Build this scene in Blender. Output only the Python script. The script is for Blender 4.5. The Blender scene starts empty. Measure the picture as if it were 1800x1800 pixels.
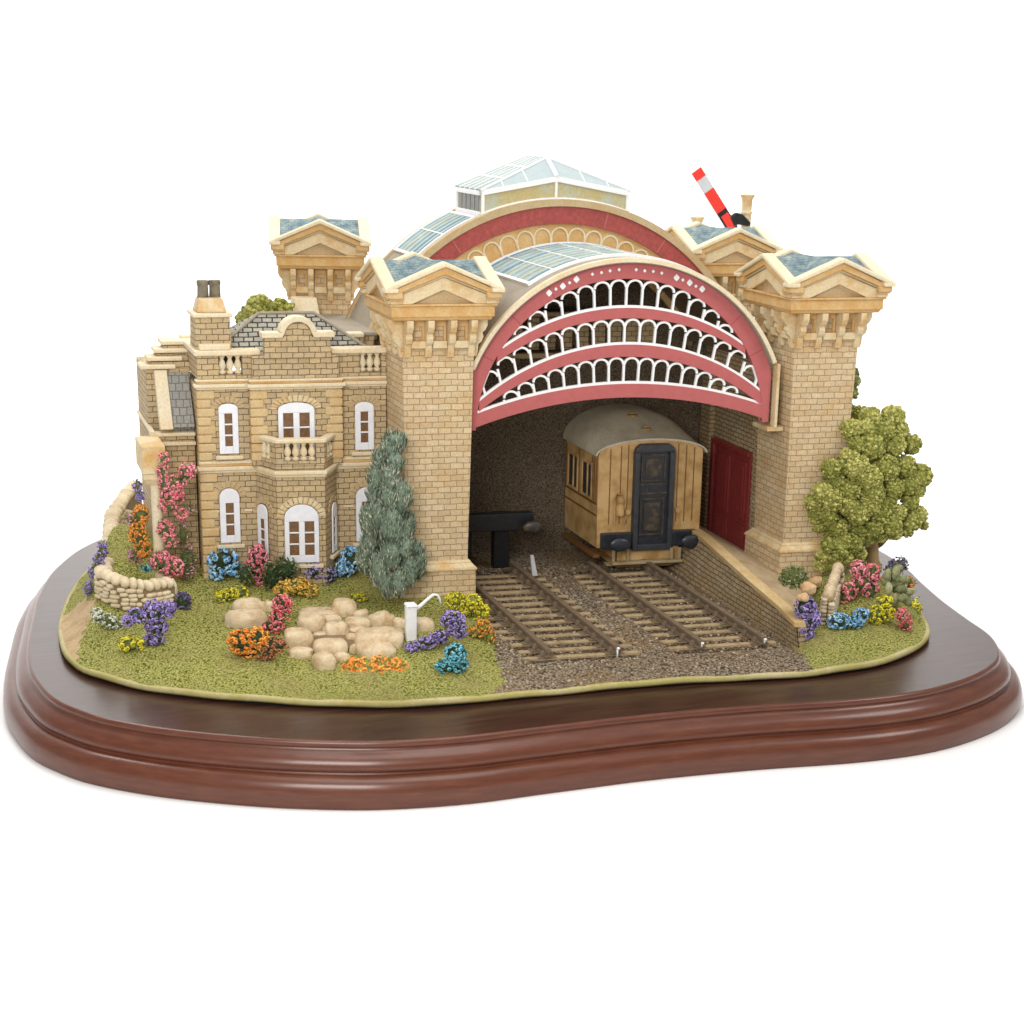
import bpy, bmesh, math, random
import numpy as np
from mathutils import Vector, Matrix
from mathutils.geometry import delaunay_2d_cdt
C = bpy.context.scene.collection
S = bpy.context.scene
random.seed(7); RNG = np.random.RandomState(7)
# ------------------------------------------------------------------ camera
PP = np.array([900., 900.]); FPX = 2650.                  # calibrated from the photograph (1800 px frame)
_V1 = np.array([-110., 175.]); _r = .016
_k = -(FPX * FPX) / ((_V1 - PP) @ np.array([-_r, 1.]))
_V3 = PP + _k * np.array([-_r, 1.])
def _dir(V):
    q = np.array([*(V - PP) / FPX, 1.]); return q / np.linalg.norm(q)
_v = _dir(_V1); _up = -_dir(_V3); _x = np.cross(_v, _up)
if _x[0] < 0: _x = -_x
RC = np.stack([_x, _v, _up], 1)
OC = np.array([*(np.array([829., 1045.]) - PP) / FPX, 1.]) * 26.5
CAMP = -RC.T @ OC
cam_d = bpy.data.cameras.new('camera'); cam = bpy.data.objects.new('camera', cam_d); C.objects.link(cam)
_r3 = RC.T @ np.array([1., 0, 0]); _u3 = RC.T @ np.array([0, -1., 0]); _b3 = RC.T @ np.array([0, 0, -1.])
cam.matrix_world = Matrix(((_r3[0], _u3[0], _b3[0], CAMP[0]), (_r3[1], _u3[1], _b3[1], CAMP[1]), (_r3[2], _u3[2], _b3[2], CAMP[2]), (0, 0, 0, 1)))
cam_d.sensor_width = 36; cam_d.lens = FPX / 1800 * 36; cam_d.clip_end = 400
cam_d.dof.use_dof = True; cam_d.dof.focus_distance = 26.0; cam_d.dof.aperture_fstop = .55
S.camera = cam
# ------------------------------------------------------------------ world, lamps, exposure
W_ = bpy.data.worlds.new('World'); S.world = W_; W_.use_nodes = True
W_.node_tree.nodes['Background'].inputs[0].default_value = (1, .99, .975, 1)
W_.node_tree.nodes['Background'].inputs[1].default_value = .40
def area(name, loc, target, size, power, col=(1, 1, 1)):
    d = bpy.data.lights.new(name, 'AREA'); d.shape = 'SQUARE'; d.size = size; d.energy = power; d.color = col
    o = bpy.data.objects.new(name, d); C.objects.link(o); o.location = loc
    o.rotation_euler = (Vector(target) - Vector(loc)).to_track_quat('-Z', 'Y').to_euler(); return o
area('softbox_lamp', (-1, -5, 26), (.3, .5, 1), 17, 3000, (1, .985, .96))
area('softbox_lamp', (-10, -17, 11), (0, 0, 1.5), 7, 2300, (1, .97, .93))
area('softbox_lamp', (14, -12, 15), (1, 0, 1.5), 7, 1150, (1, .98, .95))
area('added_backdrop_lamp', (-9, 14, 22), (-5, 25, 3), 10, 4500)  # added pair of out-of-view lamps that lift the backdrop to white
area('added_backdrop_lamp', (15, 14, 22), (15, 25, 3), 10, 6300)
S.view_settings.view_transform = 'Standard'; S.view_settings.look = 'None'
S.view_settings.exposure = .07; S.view_settings.gamma = 1; S.view_settings.use_curve_mapping = False
S.render.engine = 'CYCLES'; S.cycles.use_denoising = True; S.cycles.max_bounces = 6
# ------------------------------------------------------------------ frame of the model: a along the front, b into the depth, z up
SK = math.radians(-8)
MM = np.array([[math.cos(SK), 0, 0], [math.sin(SK), 1, 0], [0, 0, 1.]])
MI = np.linalg.inv(MM); CL = MI @ CAMP
def Wd(p): return Vector(MM @ np.asarray(p, float))
def ray(px): return MI @ (RC.T @ np.array([(px[0] - PP[0]) / FPX, (px[1] - PP[1]) / FPX, 1.]))
def at(px, py, **k):                                     # point of the photograph on a plane of the model
    i = {'a': 0, 'b': 1, 'z': 2}[list(k)[0]]; q = ray((px, py)); t = (list(k.values())[0] - CL[i]) / q[i]
    return CL + t * q
# ------------------------------------------------------------------ mesh builder
def _ico(n):
    bm = bmesh.new(); bmesh.ops.create_icosphere(bm, subdivisions=n, radius=1); bm.verts.ensure_lookup_table()
    v = np.array([x.co[:] for x in bm.verts]); f = [[l.index for l in g.verts] for g in bm.faces]; bm.free(); return v, f
ICO = {n: _ico(n) for n in (1, 2, 3)}
class MB:
    def __init__(s): s.v = []; s.f = []; s.m = []; s.r = []; s.n = 0
    def add(s, verts, faces, mi=0, rnd=None):
        verts = np.asarray(verts, float); o = s.n; s.v.append(verts); s.n += len(verts)
        rnd = random.random() if rnd is None else rnd
        for f in faces: s.f.append([i + o for i in f]); s.m.append(mi); s.r.append(rnd)
        return s
    def poly(s, pts, mi=0): return s.add(pts, [list(range(len(pts)))], mi)
    def box(s, a0, a1, b0, b1, z0, z1, mi=0):
        return s.hexa([(a0, b0), (a1, b0), (a1, b1), (a0, b1)], [(a0, b0), (a1, b0), (a1, b1), (a0, b1)], z0, z1, mi)
    def hexa(s, lo, hi, z0, z1, mi=0):                   # frustum between two plan polygons
        n = len(lo); v = [(p[0], p[1], z0) for p in lo] + [(p[0], p[1], z1) for p in hi]
        f = [[i, (i + 1) % n, n + (i + 1) % n, n + i] for i in range(n)] + [list(range(n))[::-1], list(range(n, 2 * n))]
        return s.add(v, f, mi)
    def frus(s, ca, cb, h0, h1, z0, z1, mi=0):
        q = lambda h: [(ca - h, cb - h), (ca + h, cb - h), (ca + h, cb + h), (ca - h, cb + h)]
        return s.hexa(q(h0), q(h1), z0, z1, mi)
    def prism(s, pts, b0, b1, mi=0, axis='b'):           # outline in (a,z) pushed along b, or in (b,z) pushed along a
        n = len(pts); w = (lambda p, t: (p[0], t, p[1])) if axis == 'b' else (lambda p, t: (t, p[0], p[1]))
        v = [w(p, b0) for p in pts] + [w(p, b1) for p in pts]
        f = [[i, (i + 1) % n, n + (i + 1) % n, n + i] for i in range(n)] + [list(range(n))[::-1], list(range(n, 2 * n))]
        return s.add(v, f, mi)
    def strip(s, A, B, b0, b1, mi=0, r=None):            # thick strip between two equal-length (a,z) lines
        n = len(A); v = [(p[0], b0, p[1]) for p in A] + [(p[0], b0, p[1]) for p in B] + [(p[0], b1, p[1]) for p in A] + [(p[0], b1, p[1]) for p in B]
        f = []
        for i in range(n - 1):
            f += [[i, i + 1, n + i + 1, n + i], [2 * n + i, 3 * n + i, 3 * n + i + 1, 2 * n + i + 1],
                  [i, 2 * n + i, 2 * n + i + 1, i + 1], [n + i, n + i + 1, 3 * n + i + 1, 3 * n + i]]
        f += [[0, n, 3 * n, 2 * n], [n - 1, 3 * n - 1, 4 * n - 1, 2 * n - 1]]
        return s.add(v, f, mi, r)
    def ribbon(s, pts, w, b0, b1, mi=0):                 # flat bar following an (a,z) line
        p = np.asarray(pts, float); d = np.gradient(p, axis=0); d /= np.linalg.norm(d, axis=1)[:, None] + 1e-9
        nrm = np.stack([-d[:, 1], d[:, 0]], 1) * w / 2
        return s.strip(p - nrm, p + nrm, b0, b1, mi)
    def tube(s, path, r, n=8, mi=0, cap=True):
        p = np.asarray(path, float); m = len(p); rr = r if hasattr(r, '__len__') else [r] * m; vs = []
        for i in range(m):
            d = p[min(i + 1, m - 1)] - p[max(i - 1, 0)]; d = d / (np.linalg.norm(d) + 1e-9)
            e = np.cross(d, (0, 0, 1) if abs(d[2]) < .9 else (1, 0, 0)); e /= np.linalg.norm(e); g = np.cross(d, e)
            for j in range(n):
                t = 2 * math.pi * j / n; vs.append(p[i] + rr[i] * (math.cos(t) * e + math.sin(t) * g))
        f = [[i * n + j, i * n + (j + 1) % n, (i + 1) * n + (j + 1) % n, (i + 1) * n + j] for i in range(m - 1) for j in range(n)]
        if cap: f += [list(range(n))[::-1], list(range((m - 1) * n, m * n))]
        return s.add(vs, f, mi)
    def lathe(s, ca, cb, prof, n=12, mi=0):              # prof: (radius, z) from bottom to top
        vs = [(ca + r * math.cos(2 * math.pi * j / n), cb + r * math.sin(2 * math.pi * j / n), z) for r, z in prof for j in range(n)]
        m = len(prof)
        f = [[i * n + j, i * n + (j + 1) % n, (i + 1) * n + (j + 1) % n, (i + 1) * n + j] for i in range(m - 1) for j in range(n)]
        f += [list(range(n))[::-1], list(range((m - 1) * n, m * n))]
        return s.add(vs, f, mi)
    def lump(s, c, r, sub=2, rough=.08, mi=0, rnd=None):
        v, f = ICO[sub]; k = RNG.rand(3) * 9
        w = 1 + rough * (np.sin(v @ RNG.randn(3) * 2.2 + k[0]) + np.sin(v @ RNG.randn(3) * 4 + k[1]) * .7)
        return s.add(v * w[:, None] * np.asarray(r, float) + np.asarray(c, float), f, mi, rnd)
    def build(s, name, mats, parent=None, smooth=False, bevel=0, uv=False, seg=2, sharp=None):
        v = np.concatenate(s.v) @ MM.T
        me = bpy.data.meshes.new(name); me.from_pydata(v.tolist(), [], s.f)
        for m in (mats if isinstance(mats, (list, tuple)) else [mats]): me.materials.append(m)
        if any(s.m): me.polygons.foreach_set('material_index', s.m)
        at_ = me.attributes.new('rnd', 'FLOAT', 'FACE'); at_.data.foreach_set('value', s.r)
        if not s.noflip:
            bm = bmesh.new(); bm.from_mesh(me); bmesh.ops.recalc_face_normals(bm, faces=bm.faces); bm.to_mesh(me); bm.free()
        if uv:
            ul = me.uv_layers.new(name='UVMap'); me.update(); co = v
            buf = np.zeros((len(me.loops), 2))
            for p in me.polygons:
                n = p.normal
                for li in p.loop_indices:
                    x = me.vertices[me.loops[li].vertex_index].co
                    if abs(n.z) < .75:
                        h = Vector((-n.y, n.x)).normalized(); buf[li] = (x.x * h.x + x.y * h.y, x.z / max(.3, math.sqrt(1 - n.z * n.z)))
                    else: buf[li] = (x.x, x.y)
            ul.data.foreach_set('uv', buf.ravel())
        if smooth:
            me.polygons.foreach_set('use_smooth', [True] * len(me.polygons))
            if sharp: me.set_sharp_from_angle(angle=math.radians(sharp))
        o = bpy.data.objects.new(name, me); C.objects.link(o)
        if parent: o.parent = parent
        if bevel:
            b = o.modifiers.new('bevel', 'BEVEL'); b.width = bevel; b.segments = seg; b.limit_method = 'ANGLE'; b.angle_limit = math.radians(35); b.harden_normals = False
        return o
    noflip = False
def tag(o, label=None, cat=None, group=None, kind=None):
    if label: o['label'] = label
    if cat: o['category'] = cat
    if group: o['group'] = group
    if kind: o['kind'] = kind
    return o
def thing(name, label, cat, base=(0, 0, 0), group=None):
    o = bpy.data.objects.new(name, None); C.objects.link(o); o.location = Wd(base); o.empty_display_size = .2
    return tag(o, label, cat, group)
def dup(root, base):
    r = root.copy(); C.objects.link(r); r.location = Wd(base)
    for ch in root.children:
        c = ch.copy(); C.objects.link(c); c.parent = r
        for g in ch.children:
            d = g.copy(); C.objects.link(d); d.parent = c
    return r
# ------------------------------------------------------------------ materials
def _m(name, col, rough=.7, **k):
    m = bpy.data.materials.new(name); m.use_nodes = True; b = m.node_tree.nodes['Principled BSDF']
    b.inputs['Base Color'].default_value = (*col, 1); b.inputs['Roughness'].default_value = rough
    b.inputs['Specular IOR Level'].default_value = k.get('spec', .35)
    if 'coat' in k: b.inputs['Coat Weight'].default_value = k['coat']; b.inputs['Coat Roughness'].default_value = k.get('cr', .15)
    return m, m.node_tree.nodes, m.node_tree.links, b
def noise(n, l, scale, detail=4, vec=None, rough=.55):
    t = n.new('ShaderNodeTexNoise'); t.inputs['Scale'].default_value = scale; t.inputs['Detail'].default_value = detail; t.inputs['Roughness'].default_value = rough
    if vec is None:
        c = n.new('ShaderNodeTexCoord'); vec = c.outputs['Object']
    l.new(vec, t.inputs['Vector']); return t.outputs['Fac']
def ramp(n, l, fac, stops):
    r = n.new('ShaderNodeValToRGB'); l.new(fac, r.inputs[0]); e = r.color_ramp.elements
    while len(e) < len(stops): e.new(.5)
    for i, (p, c) in enumerate(stops): e[i].position = p; e[i].color = (*c, 1) if len(c) == 3 else c
    return r.outputs[0]
def mix(n, l, fac, a, b, mode='MIX'):
    x = n.new('ShaderNodeMix'); x.data_type = 'RGBA'; x.blend_type = mode
    for s, v in ((0, fac), (6, a), (7, b)):
        if isinstance(v, (int, float)): x.inputs[s].default_value = v
        elif isinstance(v, tuple): x.inputs[s].default_value = (*v, 1)
        else: l.new(v, x.inputs[s])
    return x.outputs[2]
def bump(n, l, b, h, strength=.4, dist=.02):
    x = n.new('ShaderNodeBump'); x.inputs['Strength'].default_value = strength; x.inputs['Distance'].default_value = dist
    l.new(h, x.inputs['Height']); l.new(x.outputs[0], b.inputs['Normal'])
def W3(v): return (v, v, v)
def brick(name, c1, c2, mort, w=.215, h=.104, ms=.0072, stain=(.60, .36, .14), amt=.45, pale=(.62, .52, .36)):
    m, n, l, b = _m(name, c1, .72)
    tc = n.new('ShaderNodeTexCoord')
    nz = n.new('ShaderNodeTexNoise'); nz.inputs['Scale'].default_value = 5; nz.inputs['Detail'].default_value = 2; l.new(tc.outputs['Object'], nz.inputs['Vector'])
    sub = n.new('ShaderNodeVectorMath'); sub.operation = 'MULTIPLY_ADD'; l.new(nz.outputs['Color'], sub.inputs[0]); sub.inputs[1].default_value = (.04, .035, 0); l.new(tc.outputs['UV'], sub.inputs[2])
    t = n.new('ShaderNodeTexBrick'); l.new(sub.outputs[0], t.inputs['Vector'])
    t.inputs['Color1'].default_value = (*c1, 1); t.inputs['Color2'].default_value = (*c2, 1); t.inputs['Mortar'].default_value = (*mort, 1)
    t.inputs['Scale'].default_value = 1; t.inputs['Mortar Size'].default_value = ms; t.inputs['Mortar Smooth'].default_value = .25
    t.inputs['Brick Width'].default_value = w; t.inputs['Row Height'].default_value = h; t.inputs['Bias'].default_value = 0
    f1 = ramp(n, l, noise(n, l, 1.6, 6, tc.outputs['Object'], .65), [(.46, W3(0)), (.68, W3(amt))])
    f2 = ramp(n, l, noise(n, l, 2.7, 5, tc.outputs['Object'], .6), [(.5, W3(0)), (.7, W3(.45))])
    f3 = ramp(n, l, noise(n, l, 40, 3, tc.outputs['Object'], .6), [(.35, W3(.80)), (.65, W3(1.06))])
    col = mix(n, l, f1, t.outputs['Color'], stain, 'MIX')
    col = mix(n, l, f2, col, pale, 'MIX')
    keep = mix(n, l, t.outputs['Fac'], col, mort)          # mortar stays mortar
    col = mix(n, l, 1., keep, f3, 'MULTIPLY')
    l.new(col, b.inputs['Base Color'])
    inv = n.new('ShaderNodeMath'); inv.operation = 'SUBTRACT'; inv.inputs[0].default_value = 1; l.new(t.outputs['Fac'], inv.inputs[1])
    bump(n, l, b, inv.outputs[0], .55, .012)
    return m
def stone(name, base, stain, amt=.6, sc=2.4, rough=.65, bs=.25, lo=.45, hi=.66):
    m, n, l, b = _m(name, base, rough)
    f = ramp(n, l, noise(n, l, sc, 6, None, .65), [(lo, W3(0)), (hi, W3(amt))])
    g = ramp(n, l, noise(n, l, 26, 4), [(.3, W3(.86)), (.7, W3(1.05))])
    l.new(mix(n, l, 1., mix(n, l, f, base, stain), g, 'MULTIPLY'), b.inputs['Base Color'])
    bump(n, l, b, noise(n, l, 38, 4), bs, .012); return m
def granular(name, cols, scale, strength=.8, dist=.03, rough=.9, patch=None, vs=1.0, off=.45):      # cell-textured: gravel, grass, rough stone
    m, n, l, b = _m(name, cols[0], rough, spec=.15)
    tc = n.new('ShaderNodeTexCoord')
    v = n.new('ShaderNodeTexVoronoi'); v.inputs['Scale'].default_value = scale; v.inputs['Randomness'].default_value = 1; l.new(tc.outputs['Object'], v.inputs['Vector'])
    nf = noise(n, l, scale * 1.4, 3, tc.outputs['Object'], .7)
    mx = n.new('ShaderNodeMath'); mx.operation = 'MULTIPLY_ADD'; l.new(v.outputs['Distance'], mx.inputs[0]); mx.inputs[1].default_value = -vs; l.new(nf, mx.inputs[2])
    ad = n.new('ShaderNodeMath'); ad.operation = 'ADD'; l.new(mx.outputs[0], ad.inputs[0]); ad.inputs[1].default_value = off
    c = ramp(n, l, ad.outputs[0], [(.18, cols[0]), (.45, cols[1]), (.72, cols[2])])
    if patch:
        f = ramp(n, l, noise(n, l, patch[1], 5, tc.outputs['Object'], .6), [(.46, W3(0)), (.66, W3(patch[2]))]); c = mix(n, l, f, c, patch[0])
    l.new(c, b.inputs['Base Color']); bump(n, l, b, ad.outputs[0], strength, dist); return m
def leafy(name, stops, rough=.75, nz=26, amt=.5):          # colour per leaf or petal from the 'rnd' attribute
    m, n, l, b = _m(name, stops[0][1], rough, spec=.25)
    a = n.new('ShaderNodeAttribute'); a.attribute_name = 'rnd'
    c = ramp(n, l, a.outputs['Fac'], stops)
    g = ramp(n, l, noise(n, l, nz, 3), [(.36, W3(1 - amt)), (.6, W3(1.08))])
    l.new(mix(n, l, 1., c, g, 'MULTIPLY'), b.inputs['Base Color']); bump(n, l, b, noise(n, l, nz * 2, 3), .4, .02); return m
def paint(name, col, rough=.5, var=.12, sc=8, **k):
    m, n, l, b = _m(name, col, rough, **k)
    g = ramp(n, l, noise(n, l, sc, 5), [(.3, W3(1 - var)), (.7, W3(1 + var * .4))])
    l.new(mix(n, l, 1., col, g, 'MULTIPLY'), b.inputs['Base Color']); bump(n, l, b, noise(n, l, 60, 3), .06, .01); return m
T = {}
T['brick'] = brick('tower_brick', (.70, .55, .345), (.56, .415, .235), (.33, .23, .13), pale=(.62, .50, .32), stain=(.60, .37, .15), amt=.6)
T['hbrick'] = brick('house_brick', (.60, .45, .25), (.46, .34, .185), (.16, .11, .06), w=.19, h=.098, ms=.0075, stain=(.42, .35, .24), amt=.5, pale=(.55, .39, .20))
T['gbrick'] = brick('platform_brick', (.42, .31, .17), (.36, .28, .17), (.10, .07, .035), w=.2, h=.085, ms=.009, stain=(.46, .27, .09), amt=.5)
T['cream'] = stone('cream_stone', (.68, .55, .34), (.58, .345, .12), .95)
T['pale'] = stone('pale_stone', (.74, .64, .45), (.66, .48, .24), .55, sc=1.6)
T['orange'] = stone('ochre_stone', (.58, .34, .12), (.66, .47, .23), .8, lo=.42, hi=.62)
T['drab'] = stone('drab_stone', (.52, .39, .22), (.46, .29, .12), .6)
T['slate'] = None
m, n, l, b = _m('blue_slate', (.36, .42, .42), .9, spec=.1)
_f = ramp(n, l, noise(n, l, 5, 6), [(.35, (.12, .18, .21)), (.55, (.22, .285, .29)), (.75, (.42, .42, .35))])
_tc = n.new('ShaderNodeTexCoord'); _wv = n.new('ShaderNodeTexBrick'); l.new(_tc.outputs['UV'], _wv.inputs['Vector']); _wv.inputs['Scale'].default_value = 1
_wv.inputs['Brick Width'].default_value = .12; _wv.inputs['Row Height'].default_value = .075; _wv.inputs['Mortar Size'].default_value = .006
l.new(mix(n, l, 1., _f, ramp(n, l, _wv.outputs['Fac'], [(0, W3(1)), (1, W3(.62))]), 'MULTIPLY'), b.inputs['Base Color']); bump(n, l, b, noise(n, l, 50, 4), .35, .015)
T['slate'] = m
T['roofslate'] = brick('grey_roof_slate', (.42, .40, .33), (.30, .29, .25), (.03, .03, .03), w=.17, h=.10, ms=.013, stain=(.52, .47, .36), amt=.6, pale=(.36, .35, .30))
T['wallslate'] = brick('grey_wall_slate', (.33, .32, .29), (.28, .27, .25), (.12, .12, .11), w=.12, h=.15, ms=.007, stain=(.40, .38, .33), amt=.4, pale=(.36, .35, .32))
T['roofstone'] = stone('taupe_roof', (.35, .305, .235), (.27, .23, .18), .6)
T['glass'] = None
m, n, l, b = _m('painted_glazing', (.6, .7, .7), .8, spec=.08)
_a = n.new('ShaderNodeAttribute'); _a.attribute_name = 'rnd'
_c = ramp(n, l, _a.outputs['Fac'], [(0, (.11, .24, .33)), (.35, (.22, .36, .42)), (.6, (.42, .44, .34)), (.8, (.17, .32, .41)), (1, (.36, .46, .48))])
l.new(mix(n, l, 1., _c, ramp(n, l, noise(n, l, 9, 5), [(.3, W3(.78)), (.7, W3(1.1))]), 'MULTIPLY'), b.inputs['Base Color']); T['glass'] = m
T['white'] = paint('white_paint', (.84, .84, .84), .5, .06)
T['hwhite'] = paint('window_white', (.80, .81, .86), .5, .08)
T['red'] = paint('arch_red', (.455, .118, .115), .45, .08)
T['red2'] = paint('old_arch_red', (.38, .075, .065), .5, .25, 14)
T['redline'] = paint('dark_red_seam', (.30, .06, .06), .5)
T['pane'] = paint('brown_pane', (.20, .105, .045), .35, .35, 20)
T['door'] = paint('oxblood_paint', (.23, .034, .032), .45, .3, 20)
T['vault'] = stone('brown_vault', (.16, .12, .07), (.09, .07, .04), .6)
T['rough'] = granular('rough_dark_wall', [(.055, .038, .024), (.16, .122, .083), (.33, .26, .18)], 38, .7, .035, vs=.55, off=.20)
T['gravel'] = granular('grey_gravel', [(.06, .044, .028), (.26, .20, .135), (.46, .38, .28)], 24, .9, .045, patch=((.30, .19, .085), 1.1, .6))
T['lawn'] = granular('moss_green_turf', [(.07, .085, .012), (.28, .29, .055), (.58, .54, .19)], 30, 1., .04, patch=((.42, .35, .14), 1.1, .5), vs=.85)
T['dirt'] = stone('dirt_path', (.50, .36, .20), (.34, .22, .11), .7, 5, .9, .6)
T['rim'] = stone('painted_rim', (.40, .35, .12), (.56, .48, .29), .8, 1.2)
T['coach'] = None
m, n, l, b = _m('teak_coach_paint', (.50, .28, .09), .42)
_f = ramp(n, l, noise(n, l, 3, 6), [(.35, (.40, .235, .085)), (.55, (.58, .375, .16)), (.8, (.66, .47, .24))]); l.new(_f, b.inputs['Base Color']); bump(n, l, b, noise(n, l, 40, 3), .1, .01); T['coach'] = m
T['coachroof'] = stone('grey_coach_roof', (.56, .50, .38), (.34, .26, .15), .5, 2, .45, .1)
T['coachdark'] = paint('coach_groove', (.20, .095, .03), .6)
T['navy'] = paint('navy_black', (.030, .034, .045), .32, .4, 12, spec=.5)
T['navyw'] = stone('worn_navy', (.05, .045, .04), (.17, .12, .07), .7, 7, .4, .15)
T['black'] = paint('black_paint', (.018, .018, .020), .35, .4, 12)
T['iron'] = stone('rusty_rail', (.17, .125, .085), (.26, .18, .10), .6, 8, .5, .3)
T['sleeper'] = stone('weathered_sleeper', (.42, .31, .175), (.20, .135, .07), .75, 5, .8, .6)
T['grey'] = paint('grey_metal', (.45, .45, .44), .45)
T['potdark'] = stone('sooty_pot', (.22, .19, .13), (.05, .045, .035), .9, 6, .8, .5)
T['sred'] = paint('signal_red', (.82, .045, .03), .45, .05)
T['quoin'] = stone('quoin_stone', (.62, .46, .24), (.56, .34, .13), .7, 2.2)
T['bed'] = granular('dark_track_bed', [(.03, .02, .012), (.12, .085, .05), (.24, .175, .11)], 26, .9, .04)
T['rock'] = stone('warm_rock', (.68, .55, .37), (.46, .30, .14), .85, 4.2, .8, .7)
T['rubble'] = stone('cream_rubble', (.70, .59, .41), (.50, .37, .20), .6, 3, .8, .5)
T['joint'] = stone('earth_joint', (.24, .17, .09), (.15, .10, .05), .6, 6, .9, .5)
T['bark'] = stone('tan_bark', (.44, .30, .155), (.30, .19, .09), .6, 6, .85, .6)
T['tree'] = leafy('olive_leaf', [(0, (.13, .15, .025)), (.3, (.29, .30, .065)), (.7, (.50, .48, .135)), (1, (.66, .63, .23))], .8, 30, .5)
T['tree2'] = leafy('deep_green_leaf', [(0, (.08, .105, .035)), (.5, (.22, .25, .085)), (1, (.42, .42, .17))], .8, 30, .5)
T['cypress'] = leafy('blue_green_leaf', [(0, (.085, .125, .085)), (.3, (.19, .25, .18)), (.6, (.38, .43, .32)), (1, (.76, .75, .58))], .7, 24, .45)
T['foliage'] = leafy('dark_leaf', [(0, (.022, .045, .022)), (.5, (.07, .11, .04)), (1, (.19, .205, .07))], .8, 40, .4)
T['hosta'] = leafy('sage_leaf', [(0, (.15, .17, .07)), (.5, (.28, .29, .14)), (1, (.40, .39, .21))], .7, 20, .3)
FL = dict(pink=[(.86, .14, .19), (.90, .36, .42)], rose=[(.72, .09, .10), (.84, .28, .30)], orange=[(.86, .22, .02), (.90, .40, .08)], gold=[(.62, .33, .03), (.80, .50, .10)],
          purple=[(.19, .12, .42), (.45, .35, .68)], dpurple=[(.06, .045, .13), (.17, .13, .27)], blue=[(.10, .34, .68), (.42, .66, .85)], teal=[(.04, .28, .44), (.22, .58, .68)],
          yellow=[(.58, .50, .015), (.78, .70, .05)], white=[(.52, .55, .42), (.74, .76, .66)], mauve=[(.50, .18, .28), (.74, .42, .46)], brown=[(.30, .10, .05), (.55, .22, .10)], green=[(.09, .12, .04), (.30, .31, .14)])
for k, (x, y) in FL.items(): T['f_' + k] = leafy('petal_' + k, [(0, x), (.3, tuple((p + q) / 2 for p, q in zip(x, y))), (.7, y), (1, tuple(min(.92, c * 1.15) for c in y))], .6, 45, .15)
# ================================================================== SETTING
def spline(pts, n=10):                                    # closed Catmull-Rom through plan points
    p = np.asarray(pts, float); m = len(p); out = []
    for i in range(m):
        p0, p1, p2, p3 = p[i - 1], p[i], p[(i + 1) % m], p[(i + 2) % m]
        for t in np.linspace(0, 1, n, endpoint=False):
            out.append(.5 * (2 * p1 + (p2 - p0) * t + (2 * p0 - 5 * p1 + 4 * p2 - p3) * t * t + (3 * p1 - p0 - 3 * p2 + p3) * t ** 3))
    return np.array(out)
def resample(p, n):
    q = np.vstack([p, p[:1]]); d = np.r_[0, np.cumsum(np.linalg.norm(np.diff(q, axis=0), axis=1))]
    t = np.linspace(0, d[-1], n, endpoint=False); return np.stack([np.interp(t, d, q[:, 0]), np.interp(t, d, q[:, 1])], 1)
def offset(p, d):
    t = np.roll(p, -2, 0) - np.roll(p, 2, 0); t /= np.linalg.norm(t, axis=1)[:, None]
    nrm = np.stack([t[:, 1], -t[:, 0]], 1); return p + nrm * d
ZW, ZT = -.45, -1.32                                      # top of the wooden plinth, table
def loc2(p): p = np.asarray(p, float); return (MI[:2, :2] @ p.T).T
# table and seamless background
prof = [(-60, ZT), (18, ZT)] + [(18 + 10 * math.sin(t), ZT + 10 - 10 * math.cos(t)) for t in np.linspace(.1, math.pi / 2, 12)] + [(28, 60)]
mb = MB(); n_ = len(prof); mb.noflip = True
mb.add([(x, y, z) for x in (-70, 70) for y, z in prof], [[i, i + 1, n_ + i + 1, n_ + i][::-1] for i in range(n_ - 1)])
tag(mb.build('backdrop', paint('white_sweep', (.88, .88, .88), .8, .0), smooth=True), kind='structure')
# wooden plinth
WT = [(-7.03, 3.83), (-7.24, 2.32), (-7.39, .97), (-7.43, -.1), (-7.35, -.82), (-7.17, -1.57), (-6.89, -2.1), (-6.47, -2.65), (-5.61, -3.35), (-4.45, -4.03), (-3.46, -4.46), (-2.69, -4.69), (-1.7, -4.84),
      (-.63, -4.87), (1.01, -4.93), (2.67, -5.1), (4.35, -5.36), (5.59, -5.39), (6.69, -5.13), (7.49, -4.71), (7.92, -4.25), (8.28, -3.54), (8.45, -2.62), (8.65, -1.64), (8.93, -.6), (9.2, .3), (9.4, 1.6), (9.25, 3.6),
      (8.4, 6.0), (6.3, 8.0), (3.0, 9.2), (-.5, 9.5), (-3.6, 8.7), (-5.7, 7.0), (-6.6, 5.4)]
wt = resample(spline(WT), 260)
m, n, l, b = _m('mahogany', (.12, .03, .018), .34, spec=.4, coat=.3, cr=.16)
_tc = n.new('ShaderNodeTexCoord'); _mp = n.new('ShaderNodeMapping'); l.new(_tc.outputs['Object'], _mp.inputs['Vector']); _mp.inputs['Scale'].default_value = (.5, .9, 5)
_f = ramp(n, l, noise(n, l, 3.5, 7, _mp.outputs[0], .62), [(.3, (.085, .021, .009)), (.5, (.108, .029, .012)), (.72, (.14, .042, .018))])
_g = ramp(n, l, noise(n, l, 55, 4, _mp.outputs[0], .6), [(.35, W3(.92)), (.65, W3(1.05))]); l.new(mix(n, l, 1., _f, _g, 'MULTIPLY'), b.inputs['Base Color']); bump(n, l, b, noise(n, l, 30, 4, _mp.outputs[0]), .04, .01)
T['wood'] = m
m, n, l, b = _m('dark_mahogany_top', (.05, .02, .012), .3, spec=.4, coat=.25, cr=.14)
_tc = n.new('ShaderNodeTexCoord'); _mp = n.new('ShaderNodeMapping'); l.new(_tc.outputs['Object'], _mp.inputs['Vector']); _mp.inputs['Scale'].default_value = (.45, 5, 1)
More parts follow.
